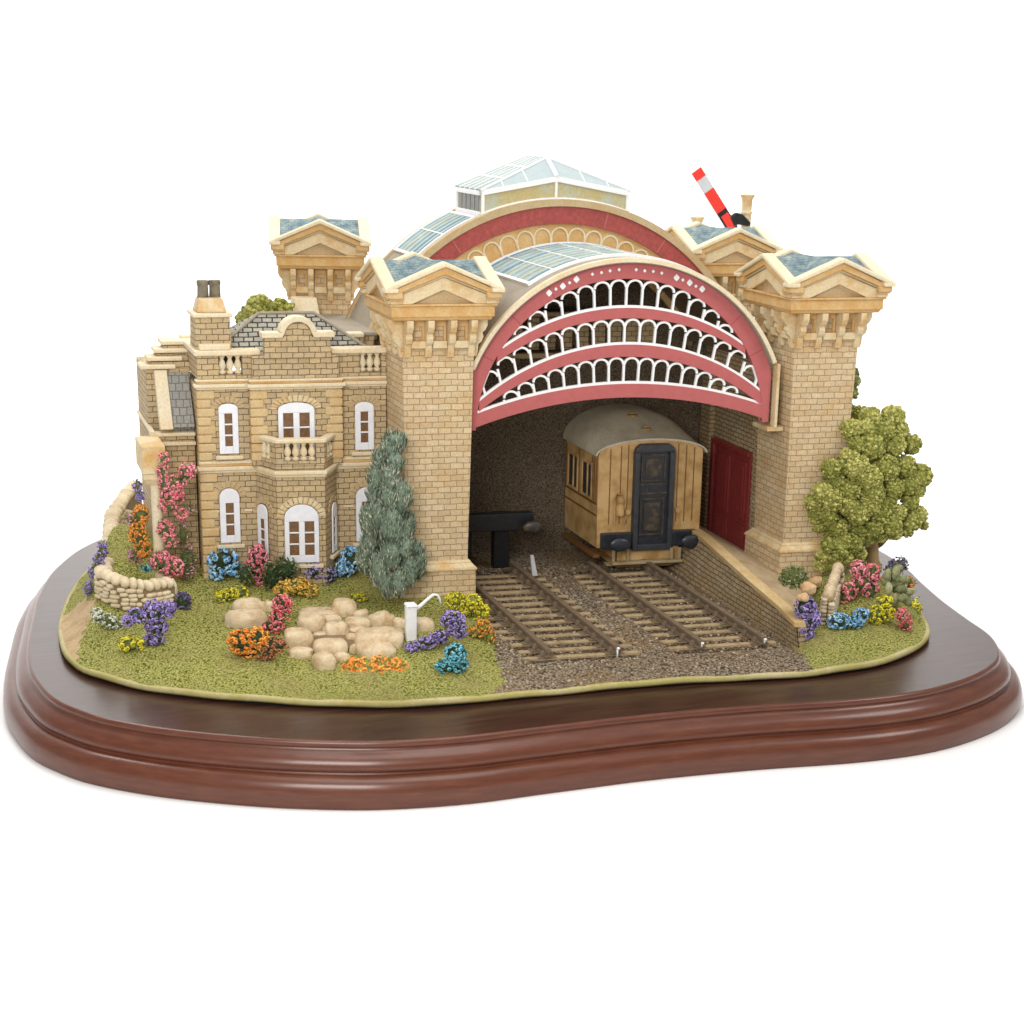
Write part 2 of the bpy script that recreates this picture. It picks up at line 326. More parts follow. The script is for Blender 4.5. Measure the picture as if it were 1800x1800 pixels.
_f = ramp(n, l, noise(n, l, 3, 7, _mp.outputs[0], .62), [(.3, (.030, .012, .008)), (.55, (.052, .022, .013)), (.75, (.078, .036, .02))]); l.new(_f, b.inputs['Base Color']); bump(n, l, b, noise(n, l, 25, 4, _mp.outputs[0]), .04, .01)
T['woodtop'] = m
pl = thing('wooden_plinth', 'polished mahogany display plinth with stepped moulded edge carrying the whole model', 'plinth', (0, 0, ZT))
PROF = [(0, ZW + .004), (.03, ZW - .004), (.05, ZW - .03), (.055, ZW - .075), (.04, ZW - .10), (.05, ZW - .125), (.10, ZW - .15), (.17, ZW - .19), (.225, ZW - .25), (.25, ZW - .315), (.245, ZW - .37), (.225, ZW - .395), (.235, ZW - .415),
        (.30, ZW - .425), (.37, ZW - .455), (.425, ZW - .515), (.455, ZW - .60), (.465, ZW - .70), (.455, ZW - .80), (.43, ZT + .004)]
mb = MB(); k = len(wt)
rings = [offset(wt, d) for d, z in PROF]
mb.add([(*loc2(p), z - ZT) for r, (d, z) in zip(rings, PROF) for p in r], [[i * k + j, i * k + (j + 1) % k, (i + 1) * k + (j + 1) % k, (i + 1) * k + j] for i in range(len(PROF) - 1) for j in range(k)])
mb.build('moulding', T['wood'], pl, smooth=True, sharp=50)
mb = MB(); mb.add([(*loc2(p), ZW + .004 - ZT) for p in wt], [list(range(k))]); mb.build('top_panel', T['woodtop'], pl)
# ground of the model
RIM = [(-6.9, .33), (-6.8, -.35), (-6.53, -.96), (-5.68, -1.91), (-4.31, -2.78), (-2.91, -3.43), (-1.82, -3.72), (-.79, -3.79), (.27, -3.87), (1.47, -3.96), (2.61, -4.12), (4.31, -4.39), (5.7, -4.27), (6.85, -3.67), (7.41, -2.94),
       (7.72, -2.1), (8.02, -1), (8.35, .4), (8.45, 2.2), (7.95, 4.4), (6.6, 6.3), (4, 7.6), (.6, 8.2), (-2.6, 7.8), (-4.8, 6.5), (-6.0, 4.8), (-6.55, 3.2), (-6.85, 1.6)]
rim = loc2(resample(spline(RIM), 240))
def rimdist(p):
    p = np.atleast_2d(p); A = rim; B = np.roll(rim, -1, 0); d = B - A; out = np.full(len(p), 1e9)
    for i in range(len(A)):
        t = np.clip(((p - A[i]) @ d[i]) / (d[i] @ d[i]), 0, 1); out = np.minimum(out, np.linalg.norm(p - A[i] - t[:, None] * d[i], axis=1))
    return out
GL = np.array([(-1.0, -3.9), (-.64, -3.51), (-.5, -3.0), (-.34, -2.24), (-.1, -1.5), (.05, -.84), (.16, -.3)])        # turf edge along the gravel, left and right
GR = np.array([(4.25, -4.5), (4.32, -3.8), (4.58, -2.9), (4.76, -2.0)])
def ss(x): x = np.clip(x, 0, 1); return x * x * (3 - 2 * x)
def gz(a, b):
    p = np.stack([np.atleast_1d(a), np.atleast_1d(b)], 1).astype(float); a, b = p[:, 0], p[:, 1]
    d = rimdist(p)
    z = .07 + .135 * b + .05 * np.sin(a * 1.7 + .4) * np.cos(b * 1.3)
    z = np.where(a > 2, .02 + .09 * b, z); z = np.minimum(z, .45)
    z = z + .35 * np.exp(-((a + 5.9) ** 2 / .8 + (b - 2.2) ** 2 / 3.))                 # bank behind the garden wall
    z = z + .30 * np.exp(-((a - 7.2) ** 2 / .5 + (b + 1.0) ** 2 / .7))
    ed = ss(d / .75); z = (-.315) * (1 - ed) + z * ed
    gl = np.interp(b, GL[:, 1], GL[:, 0]); gr = np.interp(b, GR[:, 1], GR[:, 0])
    inl = ss((gl - a) / .45 + .05); inr = ss((a - gr) / .35 + .05); k = np.where(a < 2, inl, inr)
    zg = -.305 - .02 * (1 - ss(d / .5)); k = np.where((a > 4.7) & (b > -1.2) & (a < 6.4), 0, k); zg = zg - .10 * ss((a - 4.3) / .35) * ss((b + 3.2) / .6) * (a < 6.5)
    return zg * (1 - k) + z * k
def gnd(px, py):                                          # where the photograph's pixel meets the ground
    q = ray((px, py)); t = (-.3 - CL[2]) / q[2]; t0 = (.6 - CL[2]) / q[2]
    ts = np.linspace(t0, t, 60); P = CL + ts[:, None] * q; h = gz(P[:, 0], P[:, 1]); i = np.argmax(P[:, 2] <= h)
    return P[i]
inner = offset(rim, 0)
gs = .095; xs = np.arange(-7.6, 8.6, gs); ys = np.arange(-6, 10, gs)
G = np.stack(np.meshgrid(xs, ys), -1).reshape(-1, 2); G = G + RNG.uniform(-.03, .03, G.shape)
# inside test
def inside(p, poly):
    x, y = p[:, 0], p[:, 1]; c = np.zeros(len(p), bool); A = poly; B = np.roll(poly, -1, 0)
    for i in range(len(A)):
        cond = ((A[i, 1] > y) != (B[i, 1] > y)) & (x < (B[i, 0] - A[i, 0]) * (y - A[i, 1]) / (B[i, 1] - A[i, 1] + 1e-12) + A[i, 0]); c ^= cond
    return c
G = G[inside(G, rim)]; G = G[rimdist(G) > .06]
allp = np.vstack([rim, G]); nr = len(rim)
vv, _, ff, *_r2 = delaunay_2d_cdt([Vector(p) for p in allp], [(i, (i + 1) % nr) for i in range(nr)], [], 1, 1e-5)
vv = np.array([x[:] for x in vv]); cen = np.array([vv[list(f)].mean(0) for f in ff])
zz = gz(vv[:, 0], vv[:, 1]) + RNG.uniform(-.010, .010, len(vv))
glc = np.interp(cen[:, 1], GL[:, 1], GL[:, 0]); grc = np.interp(cen[:, 1], GR[:, 1], GR[:, 0])
isg = (cen[:, 0] > glc) & (cen[:, 0] < grc)
pth = inside(cen, np.array([gnd(*q)[:2] for q in ((95, 1085), (138, 1058), (168, 1062), (162, 1085), (146, 1112), (138, 1145), (132, 1190), (95, 1190))]))
def ground_piece(name, sel, m):
    mb = MB(); idx = {}; vs = []; fs = []
    for f, s in zip(ff, sel):
        if not s: continue
        g = []
        for i in f:
            if i not in idx: idx[i] = len(vs); vs.append((vv[i, 0], vv[i, 1], zz[i]))
            g.append(idx[i])
        fs.append(g)
    mb.add(vs, fs); mb.noflip = True; o = mb.build(name, m, smooth=True); return tag(o, kind='structure')
ground_piece('gravel', isg, T['gravel']); ground_piece('lawn', ~isg & ~pth, T['lawn']); ground_piece('path', pth & ~isg, T['dirt'])
zr = gz(rim[:, 0], rim[:, 1])
mb = MB(); wob = .012 * np.sin(np.arange(nr) * .9) + .008 * np.sin(np.arange(nr) * .37)
rg = [(-.03, .006, 0), (.015, .008, 0), (.035, -.015, 0), (.04, -.05, 0), (.035, -.085, 0), (.005, None, ZW + .065), (-.06, None, ZW + .06)]
vs = []
for d, dz, zc in rg:
    o = offset(rim, d); vs += [(p[0], p[1], zr[i] + dz + wob[i] * (.6 if d else 0)) if dz is not None else (p[0], p[1], zc) for i, p in enumerate(o)]
mb.add(vs, [[i * nr + j, i * nr + (j + 1) % nr, (i + 1) * nr + (j + 1) % nr, (i + 1) * nr + j] for i in range(len(rg) - 1) for j in range(nr)])
mb.add([(*p, z) for o_, z in ((-.02, ZW + .07), (-.012, ZW + .008)) for p in offset(rim, o_)], [[j, (j + 1) % nr, nr + (j + 1) % nr, nr + j] for j in range(nr)], 1)  # black strip under the rim: felt, with the gap's shadow line painted in
tag(mb.build('ground', [T['rim'], paint('felt_shadow_black', (.008, .008, .009), .95)], smooth=True), kind='structure')
# loose stones of the ballast
mb = MB(); v1, f1 = ICO[1]
cand = np.stack([RNG.uniform(-.9, 4.5, 5200), RNG.uniform(-4.3, 2.4, 5200)], 1); cand = cand[inside(cand, rim)]; cand = cand[rimdist(cand) > .04]
glc = np.interp(cand[:, 1], GL[:, 1], GL[:, 0]); grc = np.interp(cand[:, 1], GR[:, 1], GR[:, 0]); cand = cand[(cand[:, 0] > glc + .02) & (cand[:, 0] < grc - .02)]
zc = gz(cand[:, 0], cand[:, 1])
for p, z in zip(cand, zc):
    r = RNG.uniform(.012, .030); q = v1 * RNG.uniform(.7, 1.2, (len(v1), 1)) * (r, r, r * .8); mb.add(q + (p[0], p[1], z + r * .2), f1)
tag(mb.build('ballast', leafy('ballast_stone', [(0, (.11, .08, .055)), (.5, (.30, .23, .155)), (1, (.52, .43, .32))], .9, 30, .4)), kind='stuff')
# ================================================================== TOWERS
def tower(name, label, base):
    t = thing(name, label, 'tower', base, 'station corner towers')
    mb = MB(); mb.frus(0, 0, .545, .605, .61, 4.36); mb.box(-.60, .60, -.60, .60, 4.36, 4.86); mb.build('shaft', T['brick'], t, bevel=.012, uv=True)
    pb = MB(); pb.frus(0, 0, .665, .655, -.40, .47); q = pb.build('plinth_block', T['brick'], t, bevel=.015, uv=True)
    pm = MB(); pm.frus(0, 0, .675, .675, .47, .51); pm.frus(0, 0, .672, .60, .51, .585); pm.frus(0, 0, .60, .575, .585, .63); pm.build('moulding', T['cream'], q, bevel=.012)
    s = MB(); s.frus(0, 0, .635, .635, 4.325, 4.375); s.build('string_course', T['drab'], t, bevel=.01)
    PR = [(.60, 4.22), (.65, 4.22), (.67, 4.30), (.68, 4.42), (.74, 4.47), (.77, 4.55), (.75, 4.62), (.80, 4.66), (.84, 4.74), (.84, 4.86), (.60, 4.86)]
    for k in range(4):
        ca, sa = round(math.cos(k * math.pi / 2)), round(math.sin(k * math.pi / 2))
        R = lambda u, d: (u * ca + d * sa, u * sa - d * ca)      # u along the face, d outward (k=0 is the front)
        for u in (-.54, -.19, .19, .54):
            mb = MB(); v = [(*R(u - .055, d), z) for d, z in PR] + [(*R(u + .055, d), z) for d, z in PR]; n = len(PR)
            mb.add(v, [[i, (i + 1) % n, n + (i + 1) % n, n + i] for i in range(n)] + [list(range(n)), list(range(n, 2 * n))]); br = mb.build('bracket', T['cream'], t, bevel=.008)
        for u in (-.365, 0, .365):
            mb = MB(); pn = MB(); x0, y0 = R(u - .12, .60); x1, y1 = R(u + .12, .70); mb.box(min(x0, x1), max(x0, x1), min(y0, y1), max(y0, y1), 4.375, 4.50)
            for w0, w1, zz0, zz1 in ((-.115, -.075, 4.50, 4.84), (.075, .115, 4.50, 4.84), (-.075, .075, 4.74, 4.84)):
                x0, y0 = R(u + w0, .60); x1, y1 = R(u + w1, .645); pn.box(min(x0, x1), max(x0, x1), min(y0, y1), max(y0, y1), zz0, zz1)
            mb.build('corbel_block', T['cream'], t, bevel=.012); pn.build('recessed_panel', T['orange'], t)
        pd = MB()
        def chev(w, zt, za, zb, zc, d0, d1):
            p = [(-w, zt), (0, za), (w, zt), (w, zb), (0, zc), (-w, zb)]
            v = [(*R(u, d0), z) for u, z in p] + [(*R(u, d1), z) for u, z in p]
            return v, [[i, (i + 1) % 6, 6 + (i + 1) % 6, 6 + i] for i in range(6)] + [[0, 1, 4, 5], [1, 2, 3, 4], [6, 7, 10, 11], [7, 8, 9, 10]]
        if k in (0, 2): W = (1.0, .965, .93)
        else: W = (.999, .964, .929)
        pe = thing_part = MB(); pe.add(*chev(W[0], 5.40, 5.835, 5.325, 5.75, .775, .995)); pp = pe.build('pediment_coping', T['pale'], t, bevel=.022)
        pe = MB(); pe.add(*chev(W[1], 5.323, 5.748, 5.235, 5.625, .70, .945)); pe.build('pediment_band', T['orange'], pp, bevel=.012)
        pe = MB(); pe.add(*chev(W[1] - .01, 5.233, 5.623, 5.205, 5.58, .70, .915)); pe.build('pediment_fillet', T['drab'], pp, bevel=.008)
        pe = MB(); w_ = W[2]; p_ = [(-w_, 5.203), (0, 5.578), (w_, 5.203), (w_, 5.142), (.52, 5.142), (0, 5.37), (-.52, 5.142), (-w_, 5.142)]; pe.add([(*R(u, d), z) for d in (.70, .885) for u, z in p_], [[i, (i + 1) % 8, 8 + (i + 1) % 8, 8 + i] for i in range(8)] + [[o_ + q for q in f_] for o_ in (0, 8) for f_ in ([0, 1, 5, 6], [1, 2, 4, 5], [2, 3, 4], [0, 6, 7])]); pe.build('pediment_moulding', T['cream'], pp, bevel=.012)
        pe = MB(); v = [(*R(u, d), z) for d in (.3, .80) for u, z in ((-.70, 5.142), (.70, 5.142), (0, 5.46))]
        pe.add(v, [[0, 1, 2], [3, 4, 5], [0, 1, 4, 3], [1, 2, 5, 4], [2, 0, 3, 5]]); pe.build('tympanum', T['drab'], pp)
    mb = MB(); mb.frus(0, 0, .82, .845, 4.862, 4.92); mb.frus(0, 0, .865, .865, 4.92, 5.10); mb.frus(0, 0, .90, .90, 5.10, 5.14); mb.build('architrave', T['orange'], t, bevel=.012)
    mb = MB(); pr = [(-.77, 5.2), (.77, 5.2), (.77, 5.445), (0, 5.775), (-.77, 5.445)]
    mb.prism(pr, -.776, .776); mb.prism(pr, -.7765, .7765, axis='a'); mb.build('roof', T['slate'], t, uv=True)
    return t
tw = tower('station_tower', 'cream brick tower left of the red arch, between house and rails', (-.60, .60, 0))
for lab, base in (('cream brick tower right of the red arch with the green tree against it', (6.36, .60, .03)),
                  ('pale brick tower standing far behind the slate hip roof of the house', (-1.20, 6.0, .30)),
                  ('pale brick tower behind the right arch tower, below the raised signal arm', (6.70, 5.0, .20))):
    o = dup(tw, base); o['label'] = lab
    if base[0] < 0: o.rotation_euler.z = math.radians(-12)
# ================================================================== TRAIN SHED, front span
AC, ZC = 2.75, 2.85
def arc(R, t0, t1, n, c=(AC, ZC)): return [(c[0] + R * math.sin(t), c[1] + R * math.cos(t)) for t in np.linspace(t0, t1, n)]
ts = thing('train_shed', 'low barrel vaulted shed with crimson arched screen between the two front towers', 'train shed', (0, 0, 0))
T0 = math.radians(67.5)
def shell(R0, R1, t0, t1, b0, b1, n=60, c=(AC, ZC)):
    mb = MB(); mb.strip(arc(R0, t0, t1, n, c), arc(R1, t0, t1, n, c), b0, b1); return mb
mb = shell(2.90, 2.975, -T0, T0, .12, 3.06); rf = mb.build('roof', T['roofstone'], ts, smooth=True, sharp=30)
shell(2.915, 2.985, -T0, T0, .11, .22).build('roof_edge', T['pale'], rf, smooth=True, sharp=30)
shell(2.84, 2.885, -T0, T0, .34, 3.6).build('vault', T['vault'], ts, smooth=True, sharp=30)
def glazing(parent, R, t0, t1, b0, b1, cols, crossn, c, gname='glazing'):
    mb = MB(); w = (b1 - b0) / cols
    for i in range(cols):                                  # one painted strip per pane row, running up the curve
        mb.strip(arc(R, t0, t1, 40, c), arc(R + .022, t0, t1, 40, c), b0 + i * w + .012, b0 + (i + 1) * w - .012, 0, RNG.rand())
    g = mb.build(gname, T['glass'], parent, smooth=True, sharp=30)
    if 'bar2' not in T: T['bar2'] = paint('pale_blue_bar', (.44, .50, .47), .8, .2, 4, spec=.08)
    mb = MB()
    for i in range(cols + 1): mb.strip(arc(R, t0, t1, 40, c), arc(R + (.05 if i in (0, cols) else .036), t0, t1, 40, c), b0 + i * w - (.025 if i in (0, cols) else .045), b0 + i * w + (.025 if i in (0, cols) else .045), 0 if i in (0, cols) else 1)
    for t in np.linspace(t0, t1, crossn):
        e = .028 / R if t in (t0, t1) else .010 / R
        mb.strip(arc(R, t - e, t + e, 3, c), arc(R + (.055 if t in (t0, t1) else .043), t - e, t + e, 3, c), b0 - .02, b1 + .02)
    mb.build('glazing_bars', [T['white'], T['bar2']], g, smooth=False)
glazing(ts, 2.975, math.radians(-33), math.radians(33), .50, 2.9, 9, 8, (AC, ZC))
# red fascia ring: outer edge follows the roof and drops straight beside the towers
th = [math.radians(d) for d in np.linspace(-89.2, 89.2, 120)]
def outer(t): r = min(2.895, 2.735 / max(1e-6, abs(math.sin(t)))); return (AC + r * math.sin(t), ZC + r * math.cos(t))
RI = 2.62
fs = MB(); fs.strip([(AC + RI * math.sin(t), ZC + RI * math.cos(t)) for t in th], [outer(t) for t in th], .25, .335)
fa = fs.build('arch_screen', T['red'], ts)
def circ(half, rise, zap, cx):                             # arc as z(a), given chord half width, rise and crown
    R = (half * half + rise * rise) / (2 * rise); zc = zap - R; return (lambda a: zc + math.sqrt(max(0, R * R - (a - cx) ** 2))), (cx, zc, R)
ringz = lambda a: ZC + math.sqrt(max(0., RI * RI - (a - AC) ** 2))
bot, _ = circ(2.75, .50, 3.40, 2.78); r3b, _ = circ(2.65, .47, 3.64, 2.78); r3t, _ = circ(2.58, .92, 4.12, 2.75)
r2b, _ = circ(2.6, .95, 4.33, 2.78); r2t, _ = circ(2.0, .54, 4.79, 2.78); r1b, _ = circ(2.1, .63, 4.97, 2.75)
def band(lo, hi, a0, a1, b0, name):
    xs_ = np.linspace(a0, a1, 80); mb = MB()
    mb.strip([(x, lo(x)) for x in xs_], [(x, hi(x)) for x in xs_], b0, b0 + .07); mb.build(name, T['red'], fa)
band(bot, lambda a: r3b(a), .05, 5.45, .2535, 'lower_band'); band(lambda a: r3t(a), r2b, .19, 5.33, .2565, 'middle_band'); band(lambda a: r2t(a), r1b, .50, 4.98, .2595, 'upper_band')
for d in (-62, -45, -29, 62, 47):
    sm = MB()
    t = math.radians(d); p0 = np.array((AC + (RI + .015) * math.sin(t), ZC + (RI + .015) * math.cos(t))); p1 = np.array(outer(t)); p1 = p1 + (p0 - p1) * .05
    sm.ribbon([p0, p1], .012, .247, .26); sm.build('seam', T['redline'], fa)
def tracery(lo, hi, a0, a1, n, b0):
    tr = MB(); xs_ = np.linspace(a0 - .22, a1 + .22, 70); tr.ribbon([(x, lo(x) + .02) for x in xs_], .048, b0, b0 + .05)
    w = (a1 - a0) / n; hd = []
    for i in range(n):
        ac = a0 + w * (i + .5); lean = (ac - AC) * .105; bz = lo(ac); h = hi(ac + lean * .3) - bz - .015
        r = w / 2 - .012
        hd.append((ac, bz, h, lean, r))
    for i in range(n + 1):                                 # posts, each tall enough for its higher neighbour
        a = a0 + w * i; hs = [hd[j] for j in (i - 1, i) if 0 <= j < n]; H = max(q[2] - q[4] for q in hs)
        H = min(H, max(.0, hi(a) - lo(a) - .02))
        if H < .06: continue
        ln = (a - AC) * .105; tr.ribbon([(a, lo(a) + .02), (a + ln * H, lo(a) + H)], .036, b0 + .003, b0 + .047)
    for i, (ac, bz, h, ln, r) in enumerate(hd):
        if h < .10: continue
        sp = max(.0, h - r * .98); k = min(1, (h - .02) / (r * .98)) if h < r else 1
        pts = []
        for t in np.linspace(-math.pi / 2, math.pi / 2, 13):
            u = (r + .006) * math.sin(t); z = sp + (r * .98 * k - .01) * math.cos(t); X_ = ac + u + ln * z; Z_ = bz + z + (lo(ac + u) - bz) * .25; pts.append((X_, max(lo(X_) + .01, min(Z_, hi(X_) - .012))))
        tr.ribbon(pts, .036, b0 + (.006 if i % 2 else .009), b0 + (.044 if i % 2 else .041))
    return tr.build('tracery', T['white'], ts)
tracery(r1b, lambda a: ringz(a), .80, 4.72, 14, .262)
tracery(r2b, lambda a: min(r2t(a), ringz(a)), .30, 5.20, 18, .264)
tracery(r3b, lambda a: min(r3t(a), ringz(a)), .38, 5.14, 18, .266)
orn = MB()
for x, y, s in ((965, 515, .052), (989, 503, .052), (1013, 491, .052), (977, 508, .026), (1001, 497, .026), (1041, 482, .026), (1057, 479, .026), (1072, 476, .026), (1088, 474, .026), (1118, 474, .026), (1133, 476, .026), (1148, 477, .026), (1163, 480, .026),
                (1189, 488, .052), (1212, 497, .052), (1234, 508, .052), (1200, 492, .026), (1223, 503, .026)):
    p = at(x, y, b=.25); q = []
    for i in range(8):
        t = i * math.pi / 4; rr = s * (1.18 if i % 2 == 0 else .92); q.append((p[0] + rr * math.sin(t) * .9, p[2] + rr * math.cos(t)))
    orn.prism(q, .238, .256)
orn.build('screen_stud', T['white'], fa)
# frame post of the screen on the right tower, sill below it
mb = MB(); mb.box(5.545, 5.60, .14, .30, 2.80, 3.95); mb.box(5.45, 5.76, .2, .75, 2.72, 2.80); mb.build('screen_jamb', T['cream'], ts, bevel=.01)
# ================================================================== inner walls
bw = thing('back_wall', 'dark rough stone wall at the back of the shed behind the coach', 'wall', (0, 0, 0))
def rough_panel(a0, a1, b, z0, z1, s=.12):
    na, nz = int((a1 - a0) / s) + 1, int((z1 - z0) / s) + 1; vs = []
    for j in range(nz + 1):
        for i in range(na + 1): vs.append((a0 + (a1 - a0) * i / na, b - RNG.uniform(0, .05), z0 + (z1 - z0) * j / nz))
    return vs, [[j * (na + 1) + i, j * (na + 1) + i + 1, (j + 1) * (na + 1) + i + 1, (j + 1) * (na + 1) + i] for j in range(nz) for i in range(na)]
mb = MB(); _pv, _pf = rough_panel(-.3, 5.9, 3.6, -.4, 5.75); _cap = lambda a: ZC + math.sqrt(max(.04, 2.88 ** 2 - min(2.86, abs(a - AC)) ** 2)) + .9 * (abs(a - AC) > 2.86)
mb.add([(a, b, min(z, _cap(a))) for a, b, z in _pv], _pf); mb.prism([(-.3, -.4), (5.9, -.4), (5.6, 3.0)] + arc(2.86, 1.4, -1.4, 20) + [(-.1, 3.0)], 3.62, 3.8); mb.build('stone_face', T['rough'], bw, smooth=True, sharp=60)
mb = MB(); mb.box(-.2, 4.9, 3.30, 3.55, 3.62, 3.72); mb.box(-.2, 4.9, 3.36, 3.55, 4.42, 4.50); mb.build('ledge', T['drab'], bw, bevel=.015)
for i in range(14):
    mb = MB(); a = .2 + i * .33; mb.box(a, a + .24, 3.44, 3.56, 3.76, 4.40); mb.build('pier', T['hbrick'], bw, bevel=.02, uv=True)
sw = thing('side_wall', 'sand brick side wall right of the coach holding the dark red doors', 'wall', (0, 0, 0))
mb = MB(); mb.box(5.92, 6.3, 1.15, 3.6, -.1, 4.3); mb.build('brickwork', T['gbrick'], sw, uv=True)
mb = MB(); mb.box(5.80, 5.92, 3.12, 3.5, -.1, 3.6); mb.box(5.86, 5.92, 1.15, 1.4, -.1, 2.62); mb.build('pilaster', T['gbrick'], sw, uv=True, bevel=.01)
dr = MB(); dr.box(5.82, 5.93, 2.95, 3.06, -.08, 2.02); dr.box(5.82, 5.93, 1.55, 2.95, 1.93, 2.02); dr.box(5.875, 5.93, 1.55, 2.95, -.08, 1.93); dd = dr.build('door', T['door'], sw, bevel=.01)
for u0, u1 in ((1.6, 2.2), (2.26, 2.9)):
    for z0, z1 in ((.12, .55), (.65, 1.8)):
        mb = MB(); mb.box(5.85, 5.876, u0 + .05, u1 - .05, z0, z1); mb.box(5.84, 5.852, u0 + .13, u1 - .13, z0 + .09, z1 - .09); mb.build('panel', T['door'], dd, bevel=.01)
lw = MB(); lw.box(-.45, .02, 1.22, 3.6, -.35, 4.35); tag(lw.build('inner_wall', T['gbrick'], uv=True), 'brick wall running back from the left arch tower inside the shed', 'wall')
# ================================================================== TALL HALL behind
HC, HZ = 2.62, 2.74
hl = thing('station_hall', 'tall barrel roofed hall with glazed lantern rising behind the low shed', 'station hall', (0, 0, 0))
TH = math.radians(69); hc = (HC, HZ)
shell(3.70, 3.86, -TH, TH, 3.1, 4.75, 70, hc).build('roof', T['roofstone'], hl, smooth=True, sharp=30)
mb = shell(3.78, 3.905, -TH, TH, 2.96, 3.12, 70, hc); re_ = mb.build('roof_edge', T['drab'], hl, smooth=True, sharp=30)
shell(3.80, 3.90, -TH, TH, 4.72, 4.84, 70, hc).build('roof_edge', T['drab'], hl, smooth=True, sharp=30)
shell(3.46, 3.79, -math.radians(54), TH, 3.00, 3.12, 70, hc).build('arch_band', T['red2'], hl, smooth=True, sharp=30)
T['wseam'] = paint('worn_seam', (.46, .14, .12))
for d in (-45, -33, 14, 33):
    sm = MB()
    t = math.radians(d); sm.ribbon([(HC + r * math.sin(t), HZ + r * math.cos(t)) for r in (3.48, 3.77)], .022, 2.992, 3.01); sm.build('seam', T['wseam'], hl)
mb = MB(); tt = np.linspace(-math.radians(60), math.radians(60), 60)
lo_ = [(HC + 2.9 * math.sin(t), HZ + 2.9 * math.cos(t)) for t in tt]; hi_ = [(HC + 3.47 * math.sin(t), HZ + 3.47 * math.cos(t)) for t in tt]
mb.strip(lo_, hi_, 3.06, 3.14); ar = mb.build('arcade_wall', T['orange'], hl)
for i in range(-9, 10):
    t = math.radians(i * 5.9); c = np.array((HC + 3.22 * math.sin(t), HZ + 3.22 * math.cos(t))); rd = np.array((math.sin(t), math.cos(t))); tg = np.array((rd[1], -rd[0]))
    p = [c - tg * .155 - rd * .3] + [c + tg * .155 * math.sin(u) + rd * .165 * math.cos(u) for u in np.linspace(-math.pi / 2, math.pi / 2, 11)] + [c + tg * .155 - rd * .3]
    mb = MB(); mb.ribbon(p, .03, 3.035 + (.003 if i % 2 else 0), 3.07); mb.build('blind_arch', T['pale'], ar)
mb = MB(); mb.box(-.98, 6.2, 3.85, 4.7, 0, 4.05); mb.prism(arc(3.68, -TH, TH, 30, hc), 4.5, 4.7); mb.build('body_wall', T['brick'], hl, uv=True)
for s in (-1, 1): glazing(hl, 3.86, *( (math.radians(-43), math.radians(-24)) if s < 0 else (math.radians(24), math.radians(43)) ), 3.22, 4.66, 6, 3, hc)
# lantern
lt = thing('roof_lantern', 'white framed glass lantern crowning the tall hall roof', 'roof lantern', (2.56, 3.1, 6.3))
L0, L1, LB = -1.42, 1.42, 1.45
top = lambda u: .48 + .26 * (1 - abs(u) / 1.42)
roofz = lambda u: HZ + math.sqrt(3.87 ** 2 - (u + 2.56 - HC) ** 2) - 6.3
us = np.linspace(L0, L1, 31)
mb = MB(); mb.strip([(u, roofz(u) - .03) for u in us], [(u, top(u)) for u in us], .03, LB - .03); lw_ = mb.build('lantern_wall', stone('lantern_pane', (.50, .42, .20), (.42, .52, .48), .9, 1.6, .5, .1), lt)
fr = MB(); ed = .055
fr.ribbon([(u, roofz(u) + .02) for u in us], .085, 0, .06); fr.ribbon([(u, top(u) - .03) for u in (L0, 0, L1)], .10, -.012, .06)
for u in (L0 + .03, 0, L1 - .03): fr.box(u - (.03 if u else .024), u + (.03 if u else .024), -.006, .058, roofz(u) + .04, top(u) - .06)
for s in (L0, L1):
    z0 = roofz(s); fr.box(s - .03, s + .03, .061, LB, z0 - .02, z0 + .09); fr.box(s - .04, s + .04, .062, LB, .40, .49)
    fr.box(s - .032, s + .032, LB - .08, LB - .001, z0 + .09, .40)
fr.build('frame', T['white'], lt, bevel=.008)
T['dpane'] = paint('dark_pane', (.16, .17, .16), .4)
for s in (L0, L1):
    for i in range(5):
        mb = MB(); b0 = .12 + i * .25; mb.box(s - .014, s + .014, b0, b0 + .19, roofz(s) + .09, .40, 0); mb.build('side_pane', T['dpane'], lt)
mb = MB(); RZ, RB = 1.07, .52
roof_pts = {}
def plane_strip(p0, p1, q0, q1, mi=0, rnd=None, th=.02):
    p0, p1, q0, q1 = map(np.array, (p0, p1, q0, q1)); nn = np.cross(p1 - p0, q0 - p0); nn = nn / np.linalg.norm(nn) * th
    if nn[2] < 0: nn = -nn
    v = [p0, p1, q1, q0]; mb.add(v + [x + nn for x in v], [[0, 1, 2, 3], [4, 5, 6, 7], [0, 1, 5, 4], [1, 2, 6, 5], [2, 3, 7, 6], [3, 0, 4, 7]], mi, rnd)
N = 5
